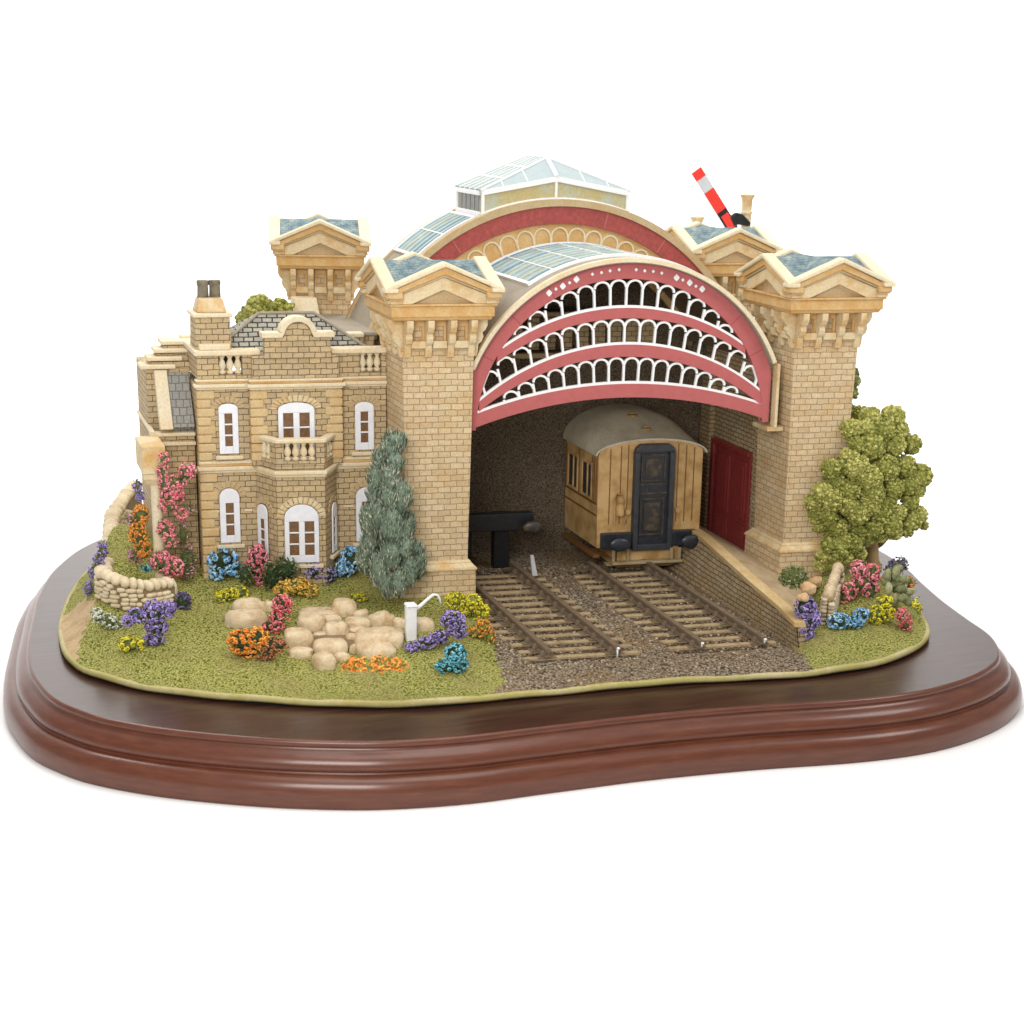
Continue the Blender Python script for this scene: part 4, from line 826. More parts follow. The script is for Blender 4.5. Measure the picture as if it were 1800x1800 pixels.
mb = MB(); mb.box(CA - .62, CA + .62, FB - .02, FB + 1.5, -.12, .14); mb.hexa([(CA - .60, FB + .02), (CA + .50, FB + .02), (CA + .50, FB + 1.2), (CA - .60, FB + 1.2)], [(CA - .68, FB - .04), (CA + .58, FB - .04), (CA + .58, FB + 1.2), (CA - .68, FB + 1.2)], -.27, -.20); mb.build('underframe', T['coach'], co, bevel=.015)
mb = MB(); mb.box(CA - .78, CA + .62, FB - .22, FB - .10, -.14, -.09); mb.box(CA - .85, CA + .66, FB - .10, FB + .05, -.19, -.142)
for u in (-.74, -.46, .42, .58): mb.box(CA + u - .03, CA + u + .03, FB - .16, FB - .12, -.09, .14)
mb.build('step_board', stone('dun_step', (.42, .33, .19), (.26, .17, .08), .7), co, bevel=.01)
mb = MB(); mb.box(CA - 1.10, CA - .98, FB - .05, BB, -.02, .04); mb.build('side_step', T['coachdark'], co)
for u in (-.5, .5):
    mb = MB(); mb.tube([(CA + u - .05, FB + .25, -.12), (CA + u + .05, FB + .25, -.12)], .13, 16); mb.build('wheel', T['iron'], co, smooth=True, sharp=40)
mb = MB(); lx = CA - .60; mb.lathe(lx, FB - .05, [(.07, .80), (.08, .83), (.08, .98), (.06, 1.0), (.05, 1.03), (.075, 1.06), (.07, 1.12), (.03, 1.17), (.01, 1.18)], 12); mb.tube([(lx - .09, FB - .03, .62), (lx - .10, FB - .03, 1.1), (lx - .05, FB - .03, 1.22), (lx + .06, FB - .03, 1.2)], .014, 6); mb.build('tail_lamp', T['coach'], co, smooth=True, sharp=50)
for u in (-.44, .56):
    mb = MB(); mb.tube([(CA + u, FB - .01, .86), (CA + u, FB - .06, .86)], .055, 12); mb.tube([(CA + u + (.0 if u < 0 else .02), FB - .02, .80), (CA + u - (.10 if u < 0 else -.07), FB - .02, .52)], .013, 6); mb.build('lamp_bracket', T['coach'], co, smooth=True, sharp=50)
for b0 in (2.25, 2.95):                                   # side windows, beading
    mb = MB(); s = CA - HW1; mb.box(s - .012, s + .01, b0, b0 + .42, 1.10, 1.72); wn = mb.build('window', T['navy'], co)
    mb = MB()
    for q0, q1, y0, y1 in ((b0 - .05, b0, 1.05, 1.78), (b0 + .42, b0 + .47, 1.05, 1.78), (b0, b0 + .42, 1.05, 1.10), (b0, b0 + .42, 1.72, 1.78), (b0 + .16, b0 + .20, 1.10, 1.72)): mb.box(s - .03, s + .01, q0, q1, y0, y1)
    mb.build('frame', T['coach'], wn, bevel=.008)
mb = MB(); s = CA - HW1
for z in (.78, 1.0): mb.box(s - .02, s + .01, FB + .03, BB - .02, z, z + .03)
for b in (2.0, 2.1, 2.2, 2.85, 3.5): mb.box(s - .018, s + .01, b, b + .025, 1.03, 1.9)
mb.build('beading', T['coachdark'], co)
# ================================================================== SIGNAL
sg = thing('semaphore_signal', 'red and white semaphore signal arm raised above the rear right tower', 'signal', (0, 0, 0))
p0, p1 = at(1283, 395, b=6.2), at(1226, 303, b=6.2); d = p1 - p0; Ln = math.hypot(d[0], d[2]); ux, uz = d[0] / Ln, d[2] / Ln; px_, pz_ = -uz, ux; hw = .12
def armq(f0, f1, e=0): return [(p0[0] + ux * Ln * f + px_ * s * (hw - e), p0[2] + uz * Ln * f + pz_ * s * (hw - e)) for f, s in ((f0, -1), (f1, -1), (f1, 1), (f0, 1))]
mb = MB(); mb.prism(armq(-.1, .27), 6.17, 6.23, 2); mb.prism(armq(.27, .66), 6.17, 6.23, 0); mb.prism(armq(.66, .89), 6.17, 6.23, 1); mb.prism(armq(.89, 1.04), 6.17, 6.23, 0); mb.prism(armq(-.06, .20, .03), 6.155, 6.169, 0)
mb.build('arm', [T['sred'], paint('signal_white', (.60, .62, .65), .5), T['black']], sg, bevel=.008)
mb = MB(); q = [at(x, y, b=6.2) for x, y in ((1281, 382), (1293, 373), (1304, 376), (1319, 392), (1316, 398), (1296, 395), (1288, 398))]; mb.prism([(w[0], w[2]) for w in q], 6.15, 6.25); mb.build('spectacle', T['black'], sg, bevel=.02)
for nm, (x, y, h) in (('post', (1314, 342, .10)), ('short_post', (1226, 381, .10))):
    p = at(x, y, b=6.35); mb = MB(); z = p[2]; mb.lathe(p[0], 6.35, [(.12, .1), (.11, 1.0), (h, 2.0), (h, z - .42), (h + .02, z - .40), (h + .02, z - .36), (h, z - .34), (h + .01, z - .10), (h + .05, z - .03), (h + .05, z), (.03, z + .02)], 12); mb.build(nm, T['cream'], sg, smooth=True, sharp=40)
# ================================================================== PLANTING
def unit(px, py, b): p = at(px, py, b=b); w = MM @ p - CAMP; return (RC @ w)[2] / FPX      # model units per photo pixel at that depth
def frame_of(nv):
    e = np.cross(nv, (0, 0, 1.) if abs(nv[2]) < .9 else (1., 0, 0)); e /= np.linalg.norm(e); return e, np.cross(nv, e)
def blossom(mb, p, nv, r, rnd):
    e, g = frame_of(nv); k = 6; ph = RNG.rand() * 6; v = []
    for j in range(k): t = ph + 2 * math.pi * j / k; q = r * RNG.uniform(.85, 1.15); v.append(p + q * (math.cos(t) * e + math.sin(t) * g) - nv * r * .15)
    for j in range(k): t = ph + 2 * math.pi * (j + .5) / k; v.append(p + r * .62 * (math.cos(t) * e + math.sin(t) * g) + nv * r * .42)
    v.append(p + nv * r * .05)
    mb.add(v, [[j, (j + 1) % k, k + j] for j in range(k)] + [[(j + 1) % k, k + (j + 1) % k, k + j] for j in range(k)], 0, rnd)
    mb.add([v[k + j] for j in range(k)] + [v[-1]], [[j, (j + 1) % k, k] for j in range(k)], 1, rnd)
def leaf(mb, p, d, L, w, rnd):
    e, g = frame_of(d); m_ = p + d * L * .45
    mb.add([p, m_ + e * w, m_ + g * w * .5, m_ - e * w, m_ - g * w * .3, p + d * L], [[0, 1, 2], [0, 2, 3], [0, 3, 4], [0, 4, 1], [5, 2, 1], [5, 3, 2], [5, 4, 3], [5, 1, 4]], 0, rnd)
def shell_pts(c, r, n):
    u = RNG.randn(n, 3); u /= np.linalg.norm(u, axis=1)[:, None]; r = np.asarray(r); nv = u / r; nv /= np.linalg.norm(nv, axis=1)[:, None]; return c + u * r, nv
GRP = 'flower clumps in the garden'
def bush(label, blobs, col, size=.042, fol='foliage', dens=1.0, leaves=1.0, b=None, name='flower_bush', cat='flower bush', dz=0., lean=0., group=GRP, squash=.8, petals=True, zb=None):
    x, y, rx, ry = blobs[0]; low = max(blobs, key=lambda q: q[1] + q[3])
    g0 = gnd(low[0], low[1] + low[3]) if zb is None else at(low[0], low[1] + low[3], z=zb)
    bb = g0[1] if b is None else b
    root = thing(name, label, cat, (g0[0], bb, g0[2]), group); o = np.array((g0[0], bb, g0[2]))
    fm, pm = MB(), MB()
    for x, y, rx, ry in blobs:
        s = unit(x, y, bb); c = at(x, y, b=bb + lean * (low[1] - y) * s) - o; r = np.array((rx, min(rx, ry) * squash, ry)) * s
        c = c + (0, r[1] * .25, 0)
        fm.lump(c, r * .74, 2, .12, 0, .2)
        A = 4 * math.pi * ((r[0] * r[1]) ** 1.6 / 3 + (r[0] * r[2]) ** 1.6 / 3 + (r[1] * r[2]) ** 1.6 / 3) ** (1 / 1.6)
        n = int(A / (.07 ** 2) * leaves); P, N = shell_pts(c, r * .80, n)
        for p, nv in zip(P, N):
            d = nv + RNG.randn(3) * .5 + (0, 0, .3); d /= np.linalg.norm(d); leaf(fm, p, d, RNG.uniform(.05, .10), .018, RNG.rand())
        if petals:
            size_ = size * .80; n = int(A / (math.pi * size_ * size_) * 1.15 * dens); P, N = shell_pts(c, r * 1.0, n); t = RNG.rand() * .25
            for p, nv in zip(P, N):
                if p[2] + o[2] < gz(p[0] + o[0], p[1] + o[1])[0] + .01: continue
                k = nv + RNG.randn(3) * .3; k /= np.linalg.norm(k)
                blossom(pm, p + RNG.randn(3) * size_ * .35, k, size_ * RNG.uniform(.75, 1.25), min(1, max(0, RNG.rand() * .8 + t)))
    fm.build('foliage', T[fol], root)
    if petals and pm.n: pm.build('blossoms', [T['f_' + col], T['f_' + col + '_d']], root, smooth=False)
    return root
for k, (x, y) in FL.items(): T['f_' + k + '_d'] = paint('petal_heart_' + k, tuple(c * .55 for c in x), .7, .2)
bush('tall pink climbing rose trained up the cream porch pillar at far left', [(287, 806, 9, 12), (284, 828, 9, 14), (291, 848, 12, 12), (330, 830, 15, 14), (308, 850, 20, 14), (303, 872, 20, 16), (297, 890, 16, 12), (318, 905, 12, 9), (291, 930, 15, 14), (300, 950, 14, 12), (284, 988, 18, 18), (304, 998, 18, 18)], 'pink', .040, 'tree2', .8, 1.3, b=.42, name='climbing_rose', cat='climbing rose', group=None, squash=.75, zb=.25)
bush('straggly green stems with a few pale roses climbing the house corner left of the quoins', [(330, 985, 14, 28), (322, 940, 9, 26), (331, 1003, 14, 14), (336, 893, 6, 9)], 'mauve', .030, 'tree2', .22, 1.6, b=.85, zb=.25, name='climbing_rose', cat='climbing rose', group=None)
bush('orange flowers growing tall inside the curved garden wall', [(248, 905, 13, 18), (243, 940, 15, 22), (252, 965, 13, 16)], 'orange', .036, 'tree2', .75, 1.3, b=.75, zb=.30)
bush('lilac pink flower sprig beside the tall orange flowers inside the garden wall', [(232, 915, 9, 12), (240, 903, 8, 8), (238, 978, 14, 12)], 'mauve', .032, 'tree2', .6, 1.2, b=.95, zb=.30)
bush('small purple flower at the top of the garden wall below the porch block', [(241, 855, 7, 10), (246, 872, 8, 8)], 'purple', .034, 'tree2', 1, 1, b=1.1, zb=.35)
bush('tiny teal flower tuft at the foot of the porch pillar', [(257, 1000, 8, 6)], 'teal', .030, 'foliage', .9, 1, b=.32, zb=.34)
bush('long purple flower trail on the outer slope left of the garden wall', [(181, 966, 9, 14), (174, 988, 9, 14), (167, 1008, 10, 13), (157, 1035, 9, 13)], 'purple', .034, 'tree2', .75, 1.2)
bush('large purple flower clump in front of the drystone wall', [(242, 1083, 16, 14), (270, 1076, 18, 20), (293, 1072, 15, 15), (275, 1102, 20, 14), (272, 1125, 17, 12), (228, 1090, 12, 11)], 'purple', .040, 'foliage', .85, .7)
bush('dark dusky purple tuft at the right end of the drystone wall', [(322, 1057, 13, 15)], 'dpurple', .040, 'foliage', .8, 1)
bush('whitish green flowers below the left end of the drystone wall', [(172, 1082, 12, 13), (192, 1092, 13, 13), (210, 1098, 9, 9)], 'white', .036, 'tree2', .6, 1)
bush('little bright yellow flower patch in front of the large purple clump', [(230, 1134, 20, 13)], 'yellow', .042, 'tree2', 1, .6, squash=.7)
bush('sky blue hydrangea bush left of the bay window beside the quoined corner', [(392, 985, 24, 20), (408, 1002, 20, 14), (384, 1008, 14, 14)], 'blue', .062, 'foliage', .8, .8)
bush('coral pink spike flowers in front of the left bay window', [(454, 980, 16, 22), (446, 1000, 17, 18), (459, 1015, 10, 16)], 'pink', .034, 'foliage', .8, 1.1)
bush('dark green shrub without flowers below the middle bay window', [(500, 1002, 26, 22), (478, 1015, 15, 26), (432, 1010, 13, 18)], 'green', .034, 'foliage', .15, 1.6)
bush('deep violet flower bush at the right foot of the bay', [(552, 1002, 22, 18), (576, 1012, 14, 14)], 'purple', .034, 'foliage', .6, 1.2)
bush('blue hydrangea half hidden behind the tall conifer', [(618, 985, 17, 24), (604, 1000, 13, 16)], 'blue', .050, 'foliage', .75, 1.0)
bush('low yellow flower patch in front of the sky blue hydrangea', [(396, 1048, 16, 11), (420, 1042, 16, 11)], 'yellow', .038, 'tree2', .8, .9, squash=.7)
bush('wide amber flower mound in front of the bay window', [(500, 1036, 18, 12), (522, 1032, 22, 14), (545, 1040, 14, 10)], 'gold', .042, 'tree2', .9, .7)
bush('faint yellow flower patch at the back of the rockery left of the conifer foot', [(630, 1052, 18, 8)], 'yellow', .034, 'tree2', .7, 1, squash=.7)
bush('red and rose flower clump standing upright between the boulders and the rockery', [(497, 1063, 17, 16), (490, 1085, 16, 12), (482, 1102, 20, 12)], 'rose', .038, 'foliage', .9, .7)
bush('big vivid orange flower clump on the lawn left of the rockery', [(425, 1128, 24, 20), (450, 1122, 22, 17), (436, 1143, 24, 15)], 'orange', .042, 'foliage', .85, .7)
bush('rusty brown flower patch tucked between orange clump and rockery', [(484, 1136, 20, 14), (468, 1152, 14, 10)], 'brown', .036, 'foliage', .8, .8)
bush('low oblong bed of orange tulip heads in front of the rockery', [(622, 1170, 20, 12), (648, 1168, 20, 12), (674, 1167, 20, 12), (700, 1168, 16, 11)], 'orange', .040, 'tree', .9, .8, squash=.6)
bush('upright purple flower clump right of the white water crane', [(797, 1092, 20, 18), (806, 1108, 15, 15), (775, 1120, 16, 12), (750, 1130, 18, 11), (728, 1138, 14, 9)], 'purple', .038, 'foliage', .9, .7)
bush('turquoise flower clump in front of the upright purple flowers', [(803, 1150, 18, 18), (786, 1172, 20, 12), (808, 1170, 14, 14)], 'teal', .038, 'foliage', .9, .8)
bush('bright yellow broom like bush at the corner of the left tower by the rails', [(802, 1056, 18, 14), (828, 1062, 20, 16), (845, 1078, 16, 18), (812, 1078, 14, 14)], 'yellow', .036, 'tree', .75, 1)
bush('orange and cream flower trail on the bank beside the left track', [(850, 1102, 12, 14), (862, 1120, 9, 12), (838, 1112, 12, 10)], 'orange', .034, 'tree', .6, 1)
bush('tall violet flower column at the end of the platform', [(1418, 1068, 18, 18), (1424, 1088, 19, 20), (1415, 1110, 18, 16)], 'purple', .042, 'foliage', .95, .7, squash=.9)
bush('turquoise blue oval flower bed on the right hand lawn', [(1476, 1092, 20, 14), (1500, 1094, 22, 13), (1516, 1082, 14, 11)], 'blue', .040, 'foliage', .9, .7, squash=.7)
bush('tall coral pink flowers in front of the green tree trunk', [(1512, 1000, 16, 14), (1534, 1008, 14, 16), (1516, 1024, 18, 14), (1496, 1038, 12, 14), (1530, 1038, 15, 18), (1486, 1052, 9, 10)], 'pink', .046, 'tree2', .85, 1, squash=.8)
bush('yellow flower bush right of the turquoise blue bed', [(1556, 1062, 14, 14), (1544, 1082, 14, 16), (1562, 1078, 11, 12)], 'yellow', .038, 'tree2', .85, .9)
bush('small salmon pink flower tuft near the right rim of the lawn', [(1588, 1082, 11, 12), (1594, 1098, 11, 13)], 'rose', .036, 'tree2', .85, .9)
bush('round clipped green bush on the platform beside the right tower base', [(1398, 1016, 26, 19)], 'green', .03, 'tree2', .2, 2.2, squash=1., name='green_bush', cat='bush', group=None)
bush('greyish purple flower head behind the sage leaves on the far right', [(1582, 994, 16, 14), (1570, 1000, 14, 10), (1576, 1024, 9, 14)], 'dpurple', .036, 'hosta', .55, 1.1, zb=.05)
bush('little orange flower on the outer edge right of the sage leaves', [(1601, 1026, 6, 11)], 'orange', .034, 'tree2', 1, 1, zb=.05)
bush('yellow flower sprig at the extreme right rim of the garden', [(1616, 1070, 5, 10), (1610, 1060, 6, 8)], 'yellow', .032, 'tree2', .8, 1.2)
# sage leaved plant
g0 = at(1585, 1062, b=-1.85); hs = thing('hosta_plant', 'broad sage green leafy plant right of the pink flowers', 'leafy plant', g0)
mb = MB()
for x, y, rx, ry, tl in ((1560, 1012, 9, 14, .6), (1575, 1008, 9, 13, -.2), (1590, 1018, 12, 9, -.8), (1600, 1040, 15, 7, -1.2), (1584, 1036, 14, 8, .9), (1572, 1030, 10, 13, .3), (1588, 1052, 13, 9, -.9), (1575, 1052, 9, 12, .2), (1562, 1036, 9, 13, .5), (1597, 1058, 11, 8, -1), (1580, 1022, 9, 11, 0)):
    s = unit(x, y, g0[1]); c = at(x, y, b=g0[1] + RNG.uniform(-.05, .15)) - g0; mb.lump(c, (rx * s * .8, .05, ry * s), 2, .1, 0, RNG.rand()); mb.lump(c + (RNG.uniform(-.12, .12), .05, RNG.uniform(-.1, .1)), (ry * s * .7, .05, rx * s * .6), 2, .1, 0, RNG.rand() * .7)
    mb.tube([c + (-.03, -.06, -ry * s * .7), c + (.0, -.075, 0), c + (.02, -.06, ry * s * .7)], .008, 5)
mb.build('leaves', T['hosta'], hs, smooth=True)
# ------------------------------------------------------------------ trees
def knobby(mb, c, r, n, kr, rnd):
    mb.lump(c, r * .93, 2, .05, 0, max(0, rnd - .18)); P, N = shell_pts(np.asarray(c), np.array((r, r, r)) * .93, n); v, f = ICO[1]
    for p, nv in zip(P, N):
        q = kr * RNG.uniform(.6, 1.25); mb.add(v * q * RNG.uniform(.7, 1.2, (len(v), 1)) + p, f, 0, min(1, max(0, rnd + RNG.uniform(-.38, .38))))
def crown(name, mbmat, parent, lumps, o, b0, depth, kr, dens, back=True, cx=None):
    L = np.array([q[:2] for q in lumps], float); c0 = L.mean(0) if cx is None else np.array(cx); ext = np.abs(L - c0).max(0) + 12; mb = MB()
    for x, y, r in lumps:
        s = unit(x, y, b0); rho = min(1, math.hypot((x - c0[0]) / ext[0], (y - c0[1]) / ext[1])); d = depth * math.sqrt(max(0, 1 - rho ** 2))
        for sg_ in ((-1, 1) if back else (-1,)):
            bb = b0 + sg_ * d * RNG.uniform(.75, 1.05); p = at(x, y, b=bb); R = r * unit(x, y, bb) * (1 if sg_ < 0 else 1.05)
            if sg_ > 0: p = at(x, y, b=b0); p = p + (RNG.uniform(-.06, .06), d, RNG.uniform(-.06, .06)); R = r * s * .9
            knobby(mb, p - o, R, int(13 * R * R / (kr * kr) * .42 * dens * (1 if sg_ < 0 else .5)), kr, RNG.uniform(.3, .75))
    return mb.build(name, mbmat, parent, smooth=True)
zz7 = lambda L: [(1200 + x / 3.6, 700 + y / 3.6, r / 3.6) for x, y, r in L]
OAK = zz7([(1190, 120, 60), (1330, 118, 68), (1065, 195, 62), (1160, 190, 62), (1260, 200, 70), (1375, 200, 50), (1440, 290, 62), (1340, 295, 62), (1200, 305, 75), (1105, 290, 50), (1060, 370, 55), (935, 445, 55), (1010, 430, 55), (1100, 430, 75), (1280, 440, 80),
           (1180, 500, 75), (1400, 430, 68), (1500, 490, 72), (1430, 545, 60), (960, 520, 60), (885, 590, 58), (825, 660, 55), (1060, 575, 66), (1200, 600, 72), (1330, 560, 60), (1480, 580, 48), (950, 640, 68), (845, 735, 55), (1050, 680, 60), (1180, 680, 60), (1290, 660, 60), (1440, 650, 50),
           (1360, 720, 50), (1495, 735, 48), (920, 740, 60), (1110, 740, 60), (1250, 740, 60), (1450, 775, 58), (865, 800, 45), (980, 820, 66), (1100, 835, 60), (1200, 825, 60), (1320, 810, 60), (1410, 830, 45), (930, 875, 42), (1010, 890, 56), (1525, 800, 26), (1165, 885, 46), (1095, 905, 46), (1250, 868, 40), (1340, 850, 42)])
tb = at(1532, 992, z=.08); tr = thing('garden_tree', 'round headed olive green tree with tan trunk against the right tower', 'tree', tb)
crown('crown', T['tree'], tr, [(x, y, r * 1.08) for x, y, r in OAK], tb, tb[1] - .05, .62, .034, .85)
mb = MB(); k = at(1545, 950, b=tb[1]) - tb; t2 = at(1528, 915, b=tb[1]) - tb
mb.tube([(0, 0, -.12), (0, 0, .12), (t2[0] * .3, 0, t2[2] * .55), (t2[0], -.02, t2[2])], [.19, .12, .115, .16], 12); mb.tube([(0, 0, .15), (k[0] * .9, 0, k[2] * .9), (k[0] + .35, 0, k[2] + .32)], [.12, .10, .07], 10); mb.tube([(0, 0, .3), (-.3, -.05, .75), (-.5, -.1, 1.1)], [.1, .08, .05], 10)
for i in range(5): t = i * 1.3; mb.tube([(0, 0, .06), (.2 * math.cos(t), .2 * math.sin(t), -.03)], [.08, .03], 8)
mb.build('trunk', T['bark'], tr, smooth=True)
iv = at(1462, 1005, z=.05); ivy = thing('ivy_bush', 'dark green ivy mass hanging below the olive tree beside the right tower base', 'bush', iv)
crown('foliage', T['tree'], ivy, zz7([(925, 935, 50), (985, 960, 60), (1080, 945, 58), (890, 1005, 45), (960, 1015, 45), (1120, 990, 40), (1040, 1000, 40), (870, 1060, 38), (930, 1060, 38), (1000, 900, 45), (1090, 890, 45)]), iv, iv[1] - .12, .22, .042, 1., back=False)
z3 = lambda L: [(400 + x / 6.43, 360 + y / 6.43, r / 6.43) for x, y, r in L]
bt = np.array((-2.9, 4.6, .3)); t3 = thing('distant_tree', 'green leafy tree top showing behind the slate hip roof and chimney', 'tree', bt)
crown('crown', T['tree'], t3, z3([(375, 1100, 90), (300, 1150, 80), (245, 1220, 75), (185, 1310, 75), (250, 1330, 90), (350, 1220, 100), (480, 1160, 75), (590, 1125, 62), (650, 1160, 60), (700, 1150, 45), (430, 1290, 90), (560, 1240, 90), (330, 1400, 110), (480, 1420, 110), (660, 1270, 80), (620, 1400, 100)]), bt, 4.6, .35, .05, .9)
mb = MB(); mb.tube([(-.7, 0, -.2), (-.6, 0, 2.0), (-.4, 0, 3.6)], [.2, .15, .1], 10); mb.build('trunk', T['bark'], t3, smooth=True)
b2 = np.array((8.0, 3.0, .2)); t4 = thing('distant_tree', 'dark green shrub peeping out behind the right edge of the right tower', 'tree', b2)
crown('crown', T['tree2'], t4, [(1500, 668, 11), (1497, 690, 10), (1499, 655, 9), (1490, 720, 13), (1495, 738, 13), (1480, 700, 14), (1488, 672, 12)], b2, 3.0, .2, .045, .9)
mb = MB(); q = at(1485, 735, b=3.0) - b2; mb.tube([(q[0], 0, -.2), (q[0], 0, q[2])], [.15, .09], 10); mb.build('trunk', T['bark'], t4, smooth=True)
# conifer
cb = at(690, 1042, b=-.46); cf = thing('conifer_tree', 'tall blue green columnar conifer between the house and the left arch tower', 'conifer', cb)
mb = MB()
CY = [(375, 555, 80, 75), (425, 560, 40, 70), (340, 590, 55, 60), (275, 680, 55, 75), (370, 690, 70, 95), (250, 830, 62, 130), (330, 800, 70, 110), (405, 930, 88, 135), (235, 930, 58, 85), (320, 940, 70, 100), (190, 1120, 58, 130), (330, 1140, 100, 155), (250, 1080, 60, 120), (485, 1150, 46, 105), (420, 1180, 60, 120), (420, 1290, 80, 110), (165, 1400, 55, 115), (250, 1450, 68, 140), (320, 1330, 75, 120), (370, 1530, 58, 115), (520, 1400, 90, 150), (450, 1460, 70, 130), (300, 1560, 60, 90), (560, 1440, 50, 120), (200, 1300, 60, 100)]
bc_ = cb[1] + .05
for x, y, rx, ry in CY:
    X, Y = 600 + x / 4.09, 640 + y / 4.09; s = unit(X, Y, bc_); wd = (.08 + .28 * min(1, (y - 480) / 900)); off = abs(X - 687 + (y < 900) * 4) * s
    for sd in (-1, 1):
        dd = math.sqrt(max(0, wd ** 2 - min(off, wd) ** 2)) * .9; c = at(X, Y, b=bc_) - cb
        c = np.array((c[0], bc_ - cb[1] + sd * dd, c[2])); r = np.array((rx / 4.09 * s, rx / 4.09 * s * .85, ry / 4.09 * s))
        tone = RNG.uniform(-.16, .16); mb.lump(c, r * .88, 2, .06, 0, .3); n = int(170 * (r[0] * r[2] / .06) * (1 if sd < 0 else .5)) + 40; P, N = shell_pts(c, r * .92, n)
        for p, nv in zip(P, N):
            d = np.array((nv[0] * .35, nv[1] * .35, 1.0)) + RNG.randn(3) * .16; d /= np.linalg.norm(d); leaf(mb, p - d * .05 + nv * .012, d, RNG.uniform(.07, .15), .016, min(1, max(0, RNG.rand() + tone)))
mb.build('crown', T['cypress'], cf); mb = MB(); mb.tube([(0, .1, -.1), (0, .12, 1.6)], [.1, .05], 8); mb.build('trunk', T['bark'], cf)
# ------------------------------------------------------------------ stones
def zr2(x, y): return 100 + x / 2.25, 850 + y / 2.25
def rockmesh(mb, px, py, w, h, o, dz=0.):
    x, y = zr2(px, py); g = gnd(x, y + h / 2.25 * .35); s = unit(x, y, g[1]); rx, rz = w / 2 / 2.25 * s, h / 2 / 2.25 * s
    vv_, ff_ = ICO[3]; q = np.sign(vv_) * np.abs(vv_) ** .62; k_ = RNG.rand(3) * 9; q = q * (1 + .07 * np.sin(vv_ @ RNG.randn(3) * 3 + k_[0]) + .05 * np.sin(vv_ @ RNG.randn(3) * 6 + k_[1]))[:, None]; th_ = RNG.uniform(-.3, .3); q[:, :2] = q[:, :2] @ np.array([[math.cos(th_), -math.sin(th_)], [math.sin(th_), math.cos(th_)]])
    mb.add(q * (rx * 1.06, max(rx * .75, rz), rz * 1.3) + np.array((g[0], g[1] + .05, g[2] + rz * .5 + dz)) - o, ff_)
for lab, (x, y, w, h) in (('oval tan boulder, upper of the two beside the red flowers', (768, 492, 120, 58)), ('flat tan boulder lying in front of the upper boulder', (750, 538, 150, 58)), ('small grey tan pebble boulder touching the red flowers', (842, 490, 34, 46))):
    mb = MB(); g = gnd(*zr2(x, y)); o = bpy.data.objects; mb = MB(); rockmesh(mb, x, y, w, h, g); ob = mb.build('boulder', T['rock'], smooth=True); ob.location = Wd(g); tag(ob, lab, 'boulder', 'boulders on the lawn')
rk = gnd(*zr2(1130, 620)); rr_ = thing('rockery', 'sprawling rockery of rounded tan stones in the middle of the front lawn', 'rockery', rk)
for x, y, w, h in ((1040, 514, 150, 26), (1008, 556, 108, 66), (1085, 540, 80, 36), (1138, 496, 92, 72), (1205, 522, 64, 38), (1190, 556, 100, 46), (1290, 546, 98, 64), (1108, 586, 94, 68), (1192, 586, 62, 28), (960, 618, 108, 78), (1045, 606, 54, 28), (1172, 622, 48, 48), (1275, 616, 172, 68),
                   (1085, 650, 138, 62), (968, 672, 90, 36), (1192, 656, 62, 30), (1265, 660, 140, 54), (1060, 706, 92, 62), (1448, 562, 84, 50), (1342, 600, 70, 44), (1355, 556, 60, 40), (1130, 690, 60, 36)):
    mb = MB(); rockmesh(mb, x, y, w, h, rk); mb.build('rock', T['rock'], rr_, smooth=True)
mb = MB()
for x, y, w, h in ((1000, 600, 180, 90), (1120, 600, 260, 120), (1270, 600, 200, 90), (1100, 660, 200, 70)): rockmesh(mb, x, y, w, h * .5, rk, -.13)
mb.build('rock_bed', T['joint'], rr_, smooth=True)
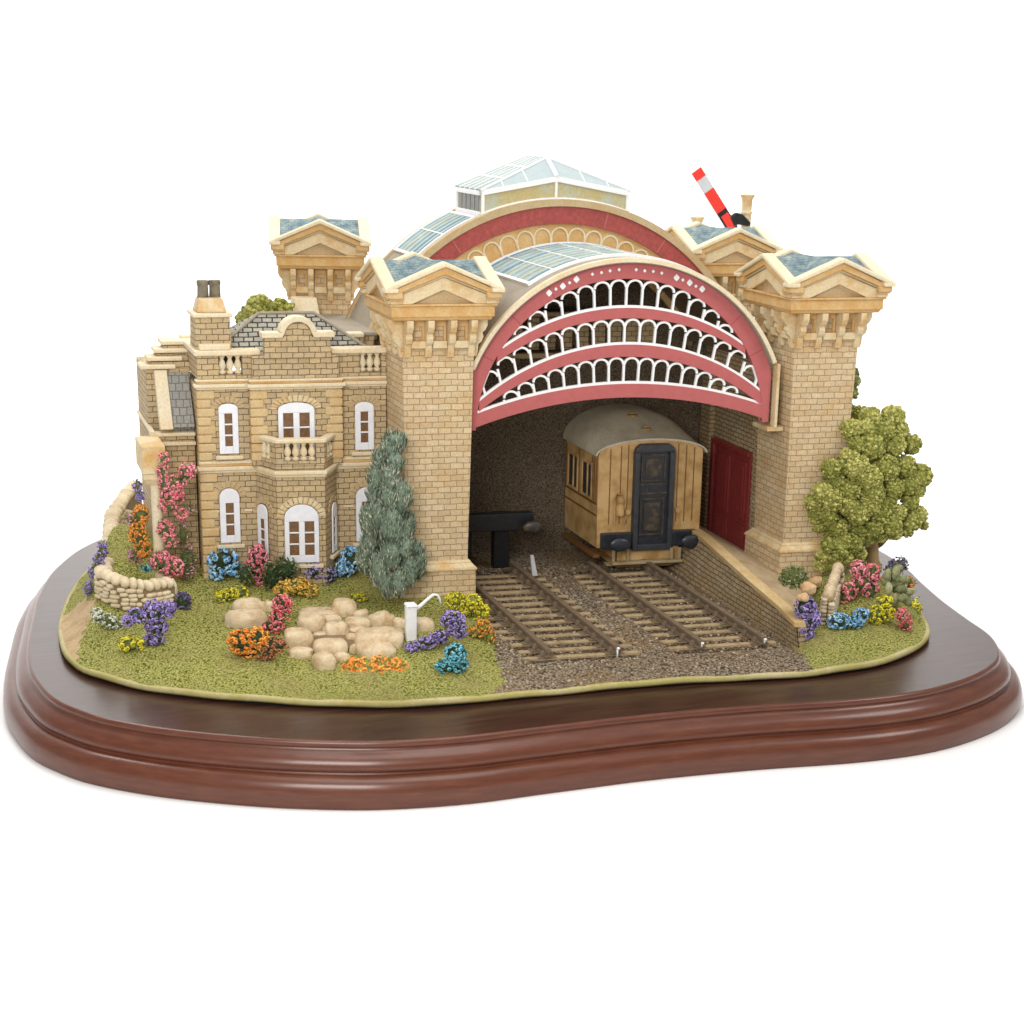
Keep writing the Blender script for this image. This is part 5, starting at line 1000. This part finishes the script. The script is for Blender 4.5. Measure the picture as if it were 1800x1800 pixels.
def stonewall(name, label, path, cope_r, course, th=.13, cm='rubble'):
    P = np.array(path, float); o = P[0] * (1, 1, 0) + (0, 0, gz(*P[0, :2])[0]); w = thing(name, label, 'stone wall', o); seg = np.r_[0, np.cumsum(np.linalg.norm(np.diff(P[:, :2], axis=0), axis=1))]
    L = seg[-1]; f = lambda t: np.array([np.interp(t, seg, P[:, i]) for i in range(3)])
    mb = MB(); core = MB(); z = -.05
    tt = np.linspace(0, L, 40); q = [f(t) for t in tt]; v = []
    for i, (t, p) in enumerate(zip(tt, q)):
        d = f(min(L, t + .05)) - f(max(0, t - .05)); d = d[:2] / np.linalg.norm(d[:2]); nn = np.array((d[1], -d[0])) * th * .72; g = gz(p[0], p[1])[0] - .08
        v += [(p[0] + nn[0], p[1] + nn[1], g), (p[0] + nn[0], p[1] + nn[1], p[2] - .06), (p[0] - nn[0], p[1] - nn[1], p[2] - .06), (p[0] - nn[0], p[1] - nn[1], g)]
    core.add(np.array(v) - o, [[4 * i + j, 4 * i + (j + 1) % 4, 4 * i + 4 + (j + 1) % 4, 4 * i + 4 + j] for i in range(39) for j in range(4)] + [[0, 1, 2, 3], [156, 157, 158, 159]])
    core.build('core', T['joint'], w)
    for side in (-1, 1):
        for c in range(9):
            t = RNG.uniform(0, .1)
            while t < L:
                ln = RNG.uniform(.10, .22); p = f(min(L, t + ln / 2)); g = gz(p[0], p[1])[0]; zz = g + course * (c + .35)
                if zz < p[2] - .08:
                    d = f(min(L, t + .06)) - f(max(0, t - .06)); d = d[:2] / np.linalg.norm(d[:2]); nn = np.array((d[1], -d[0])) * side * th * .72
                    vv_, ff_ = ICO[2]; x = np.sign(vv_) * np.abs(vv_) ** .6 * np.array((ln * .52, .055, course * .50)); x[:, :2] = x[:, :1] * d + x[:, 1:2] * np.array((-d[1], d[0]))
                    mb.add(x + np.array((p[0] + nn[0], p[1] + nn[1], zz + RNG.uniform(-.01, .01))) - o, ff_)
                t += ln
    mb.build('rubble', T['rubble'], w, smooth=True)
    t = .02
    while t < L:
        ln = RNG.uniform(.9, 1.3) * cope_r * 1.2; p = f(t + ln / 2); d = f(min(L, t + .06)) - f(max(0, t - .06)); d = d[:2] / np.linalg.norm(d[:2]); vv_, ff_ = ICO[3]
        x = np.sign(vv_) * np.abs(vv_) ** .92 * np.array((ln * .60, th * RNG.uniform(.85, 1.25), cope_r * RNG.uniform(.85, 1.15))); x[:, :2] = x[:, :1] * d + x[:, 1:2] * np.array((-d[1], d[0]))
        mb = MB(); mb.add(x + p - o, ff_); mb.build('coping_stone', T[cm], w, smooth=True); t += ln
    return w
g1, g2, g3, g4 = gnd(303, 1062), gnd(258, 1072), gnd(214, 1068), gnd(182, 1050)
up_ = lambda g, h: (g[0], g[1], g[2] + h)
w1 = [up_(g1, .40), up_(g2, .42), up_(g3, .46), up_(g4, .44)]
w2 = [at(190, 985, z=.42), at(192, 945, z=.62), at(198, 905, z=.72), at(222, 868, z=.82), at(240, 850, z=.85)]
stonewall('garden_wall', 'curved drystone wall with upright coping stones round the left garden', w1 + [tuple(x) for x in w2], .095, .075)
stonewall('garden_wall', 'short stub of drystone wall with big rounded coping beside the violet flowers on the right', [up_(gnd(1452, 1088), .36), tuple(at(1456, 1046, z=.36)), tuple(at(1466, 1018, z=.38)), tuple(at(1474, 998, z=.38))], .115, .07, .085, 'rock')
for i, (x, y, r) in enumerate(((1420, 1030, 14), (1436, 1018, 12), (1412, 1046, 10))):
    g = gnd(x, y + 8); s = unit(x, y, g[1]); mb = MB(); mb.lump((0, 0, .04), (r * s, r * s * .8, r * s * .8), 3, .14); ob = mb.build('boulder', stone('ochre_rock%d' % i, (.60, .38, .19), (.72, .55, .36), .7, 4, .8, .6), smooth=True); ob.location = Wd(g)
    tag(ob, ('rough ochre rock between the round green bush and the violet flowers', 'rough ochre rock against the right hand stub of drystone wall', 'small ochre rock on the platform edge above the violet flowers')[i], 'boulder')
mb = MB(); e_ = gnd(304, 1060); mb.lump((0, 0, .20), (.085, .10, .25), 3, .06); ob = mb.build('boulder', T['rubble'], smooth=True); ob.location = Wd(e_); tag(ob, 'upright cream end stone closing the right end of the curved garden wall', 'boulder')
# water crane
g = gnd(722, 1124); wc = thing('water_crane', 'white water crane with thick post and thin curved spout on the rockery', 'water crane', g)
s = unit(722, 1090, g[1]); hgt = 66 * s
mb = MB(); mb.hexa([(-.085, -.06), (.085, -.06), (.085, .06), (-.085, .06)], [(-.09, -.065), (.09, -.065), (.09, .065), (-.09, .065)], -.06, hgt * .94); mb.frus(0, 0, .10, .085, hgt * .94, hgt * 1.02); mb.build('post', T['white'], wc, bevel=.022)
A = [at(x, y, b=g[1]) - g for x, y in ((724, 1076), (740, 1064), (752, 1053), (762, 1045), (769, 1046), (773, 1053), (775, 1064))]
mb = MB(); mb.tube(A, [.036, .03, .026, .022, .020, .016, .008], 10); mb.build('spout', T['white'], wc, smooth=True)
